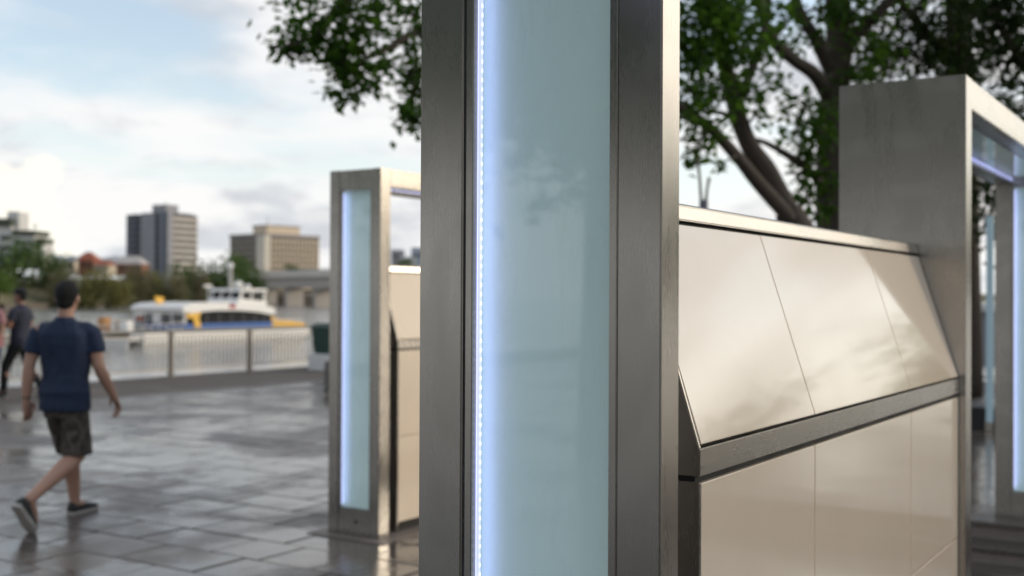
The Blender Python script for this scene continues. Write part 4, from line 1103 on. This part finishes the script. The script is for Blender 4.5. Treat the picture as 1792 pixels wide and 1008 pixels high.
def person(label, loc, yaw, J, skin, shirt, pants, hair_kind='hair', long_pants=False, voxel=0.0075, watch=False, sleeve=0.62, cap=False, shoe_mat=M_SHOE):
    root = empty('person', loc, yaw, label, 'person')
    V_ = Vector
    hy = J.get('head_yaw', 0.0); HZ = J.get('head_z', 1.60); lean = J.get('lean', 0.0)
    hc = V_((0.0, 0.015 + lean, HZ))
    Rh = Matrix.Rotation(hy, 3, 'Z')
    hp = lambda x, y, z: hc + Rh @ V_((x, y, z))
    m = MB()
    # skull, jaw, neck
    m.loft([[tuple(hp(rx * math.cos(t), cy + ry * math.sin(t), z)) for t in [2*math.pi*k/18 for k in range(18)]] for z, rx, ry, cy in
            ((-0.118, .022, .025, .050), (-0.105, .042, .052, .030), (-0.075, .058, .074, .012), (-0.035, .068, .088, .002), (0.01, .074, .095, -.004), (0.05, .075, .096, -.008), (0.085, .066, .085, -.010), (0.108, .042, .055, -.012), (0.117, .018, .024, -.012))])
    m.tube([hp(0, .088, .012), hp(0, .108, -.028), hp(0, .094, -.040)], [.008, .014, .010], 8, True)          # nose
    m.ell(hp(0, .082, -.068), .026, .014, .009, 10, 6, Rh); m.ell(hp(0, .074, -.102), .026, .022, .018, 10, 6, Rh)   # lips, chin
    for s in (-1, 1):
        m.ell(hp(s * .079, -.006, -.010), .010, .020, .033, 10, 7, Rh)                                       # ear
        m.ell(hp(s * .030, .083, .012), .014, .010, .008, 8, 6, Rh)                                          # eye mound
    m.tube([hp(0, -.012, -.06), V_((0, -.005 + lean * .8, HZ - .155)), V_((0, -.01 + lean * .6, HZ - .24))], [.056, .056, .075], 14)
    zs = HZ - 0.20                                                                                             # shoulder level
    tor = [(0.86, .155, .105, 0.0), (0.93, .158, .112, -.01), (1.02, .154, .106, 0), (1.12, .162, .108, .005), (zs - .13, .178, .115, 0), (zs - .06, .182, .106, -.005), (zs - .025, .158, .092, -.006), (zs + .005, .118, .078, -.008), (zs + .035, .080, .064, -.008)]
    ty = J.get('torso_yaw', 0.0)
    def torso(mb, g, lo=0.0, hi=9.0, hem=0.0):
        rr = []
        for z, rx, ry, cy in tor:
            if lo <= z <= hi:
                k = (z - .9) / (zs - .9)
                rr.append(ringz((0, cy + lean * max(0, k) * .7, z), rx + g + (hem if z < 1.0 else 0), ry + g + (hem if z < 1.0 else 0), 20, ty * max(0, min(1, k))))
        mb.loft(rr)
    torso(m, 0.0)
    for s, nm in ((-1, 'l'), (1, 'r')):
        sh, el, wr, hd, th = [V_(q) for q in J['arm_' + nm]]
        m.tube([sh + V_((-s * .03, 0, .0)), sh.lerp(el, .12), sh.lerp(el, .5), el, el.lerp(wr, .25), el.lerp(wr, .7), wr, wr + (hd - wr) * .2], [.056, .055, .050, .042, .046, .037, .029, .029], 12, True)
        hand(m, wr, hd - wr, th - wr, (0, 0, 0), J.get('curl', 0.35))
        hip, kn, an, to = [V_(q) for q in J['leg_' + nm]]
        m.tube([hip + V_((0, 0, .03)), hip.lerp(kn, .3), hip.lerp(kn, .7), kn, kn.lerp(an, .28) + (V_((0, -.012, 0))), kn.lerp(an, .6), an.lerp(kn, .08), an], [.088, .082, .070, .058, .063, .050, .039, .040], 14, True)
        m.tube([an, an.lerp(to, .5), to], [.036, .034, .026], 10, True)
    body = remesh(m, 'body', skin, root, voxel)
    # eyes and mouth colour are too small to see from behind; brows and eyes as small pieces
    for s in (-1, 1):
        e = MB(); e.ell(hp(s * .030, .0905, .011), .010, .004, .005, 8, 5, Rh); e.build('eye', M_RUBBER, root, smooth=True)
    # hair or cap
    h = MB()
    h.ell(hp(0, -.018, .030), .083, .098, .098, 18, 11, Rh); h.ell(hp(0, -.050, -.030), .066, .056, .058, 14, 8, Rh)
    remesh(h, 'hair', M_HAIR, root, 0.007, 2)
    if cap:
        h = MB(); h.ell(hp(0, -.012, .062), .089, .106, .074, 18, 9, Rh); h.loft([[tuple(hp(.075 * math.cos(t), .085 + q * math.sin(t), z)) for t in [math.pi * k / 10 for k in range(11)]] for z, q in ((.048, .075), (.058, .078))])
        remesh(h, 'cap', M_BLACK, root, 0.007, 2)
    # shirt
    h = MB(); torso(h, 0.016, 0.84, 9, 0.014)
    lo = J.get('hem', 0.80)
    h.loft([ringz((0, 0, lo), .184, .146, 20), ringz((0, 0, lo + .06), .184, .146, 20), ringz((0, 0, .93), .182, .140, 20), ringz((0, 0, 1.04), .168, .124, 20)])
    for s, nm in ((-1, 'l'), (1, 'r')):
        sh, el, wr, hd, th = [V_(q) for q in J['arm_' + nm]]
        h.tube([sh * .45 + V_((0, 0, .55 * sh.z)), sh * .8 + V_((0, 0, .2 * sh.z)), sh.lerp(el, .08), sh.lerp(el, sleeve * .5), sh.lerp(el, sleeve)], [.075, .070, .066, .066, .070], 14)
    h.tube([V_((0, -.008 + lean * .6, zs + .02)), V_((0, -.006 + lean * .7, zs + .062))], [.085, .068], 14)
    so = remesh(h, 'shirt', shirt, root, voxel, 7, 0.008)
    # trousers or shorts
    h = MB()
    h.loft([ringz((0, 0, .74), .148, .118, 20), ringz((0, 0, .82), .160, .122, 20), ringz((0, 0, .95), .158, .116, 20)])
    for s, nm in ((-1, 'l'), (1, 'r')):
        hip, kn, an, to = [V_(q) for q in J['leg_' + nm]]
        if long_pants:
            h.tube([hip + V_((0, 0, .05)), hip.lerp(kn, .3), hip.lerp(kn, .7), kn, kn.lerp(an, .4), kn.lerp(an, .93)], [.098, .096, .082, .070, .064, .054], 14)
        else:
            e = J.get('short_len', 0.97)
            h.tube([hip + V_((0, 0, .05)), hip.lerp(kn, .35), hip.lerp(kn, .7), hip.lerp(kn, e)], [.082, .098, .104, .106], 16)
    remesh(h, 'trousers' if long_pants else 'shorts', pants, root, voxel, 3, 0.009)
    # shoes
    for s, nm in ((-1, 'l'), (1, 'r')):
        hip, kn, an, to = [V_(q) for q in J['leg_' + nm]]
        heel, toe = V_(J['foot_' + nm][0]), V_(J['foot_' + nm][1])
        d = (toe - heel).normalized(); side = V_((1, 0, 0)); side = (side - d * side.dot(d)).normalized(); up = side.cross(d)
        if up.z < 0: up = -up
        L = (toe - heel).length
        def sec(t, w, zlo, zhi): c = heel + d * L * t; return [tuple(c + side * w * a_ + up * z) for a_, z in ((-1, zlo), (-1.02, lerp(zlo, zhi, .45)), (-.72, lerp(zlo, zhi, .88)), (0, zhi), (.72, lerp(zlo, zhi, .88)), (1.02, lerp(zlo, zhi, .45)), (1, zlo))]
        sm_ = MB(); sm_.loft([sec(-.02, .024, .03, .075), sec(.03, .034, .022, .098), (sec(.2, .037, .022, .100)), sec(.38, .038, .022, .092), sec(.58, .044, .022, .072), sec(.8, .046, .022, .058), sec(.95, .034, .024, .048), sec(1.0, .016, .026, .038)])
        sh_o = sm_.build('shoe', shoe_mat, root, smooth=True)
        sm_ = MB(); sm_.loft([[tuple(heel + d * L * t + side * w * a_ + up * z) for a_, z in ((-1, 0), (-1, .026), (1, .026), (1, 0))] for t, w in ((-.03, .026), (.03, .038), (.2, .040), (.4, .040), (.6, .047), (.8, .049), (.95, .037), (1.01, .018))])
        sm_.build('sole', M_SOLE, sh_o)
    if watch:
        sh, el, wr, hd, th = [V_(q) for q in J['arm_l']]
        w_ = MB(); w_.tube([wr.lerp(el, .06), wr.lerp(el, .13)], .031, 14); w_.build('watch', M_RUBBER, root, smooth=True)
    return root

# walking man seen from behind; local x = his right, y = the way he walks
J1 = dict(head_yaw=RAD(20), head_z=1.600, hem=0.79, curl=0.5, torso_yaw=RAD(20),
          arm_l=[(-.178, -.063, 1.362), (-.225, -.11, 1.105), (-.255, -.10, .865), (-.255, -.06, .70), (-.22, .02, .80)],
          arm_r=[(.178, .063, 1.362), (.215, .085, 1.112), (.245, .215, .89), (.245, .30, .765), (.19, .27, .85)],
          leg_l=[(-.085, 0, .87), (-.085, .17, .48), (-.085, .215, .085), (-.085, .34, .05)],
          leg_r=[(.085, 0, .87), (.09, .02, .465), (.09, -.45, .235), (.09, -.40, .08)],
          foot_l=[(-.085, .165, .004), (-.09, .455, .004)], foot_r=[(.09, -.585, .205), (.09, -.425, -.002)])
person('man in navy t-shirt and dark shorts walking away across the wet paving', (-3.20, 8.20, 0), -RAD(18.5), J1, M_SKIN, M_NAVY, M_KHAKI, watch=True)
# second man, dark cap, hand raised to his face, walking left
J2 = dict(head_yaw=RAD(8), head_z=1.60, hem=0.82, curl=0.7,
          arm_l=[(-.18, .0, 1.365), (-.23, .04, 1.12), (-.12, .26, 1.20), (-.07, .30, 1.36), (-.02, .30, 1.26)],
          arm_r=[(.18, .0, 1.365), (.24, -.02, 1.12), (.13, .22, 1.22), (.06, .27, 1.37), (.02, .25, 1.27)],
          leg_l=[(-.085, 0, .87), (-.085, .20, .49), (-.085, .24, .085), (-.085, .36, .05)],
          leg_r=[(.085, 0, .87), (.09, -.08, .47), (.09, -.36, .13), (.09, -.25, .04)],
          foot_l=[(-.085, .18, .004), (-.085, .46, .004)], foot_r=[(.09, -.46, .085), (.09, -.22, -.002)])
p = at(35, 697, 17.9)
person('man in dark cap and black trousers holding his hands near his face by the railing', (p.x, p.y, 0), RAD(78), J2, M_SKIN2, M_INK, M_BLACK, long_pants=True, voxel=0.010, cap=True)
J3 = dict(head_yaw=0, head_z=1.55, hem=0.80, curl=0.5,
          arm_l=[(-.18, .0, 1.335), (-.24, .0, 1.07), (-.22, .16, .88), (-.21, .26, .78), (-.17, .2, .84)],
          arm_r=[(.18, .0, 1.335), (.23, .0, 1.07), (.20, .2, .98), (.18, .32, .98), (.16, .26, 1.05)],
          leg_l=[(-.085, 0, .85), (-.085, .06, .47), (-.085, .03, .085), (-.085, .15, .05)],
          leg_r=[(.085, 0, .85), (.085, .0, .47), (.085, -.08, .085), (.085, .04, .05)],
          foot_l=[(-.085, -.02, .004), (-.085, .25, .004)], foot_r=[(.085, -.13, .004), (.085, .14, .004)])
p = at(-14, 697, 17.7)
person('person in pink top cut off by the left picture edge', (p.x, p.y, 0), RAD(150), J3, M_SKIN2, M_PINK, M_DENIM, long_pants=True, voxel=0.010)
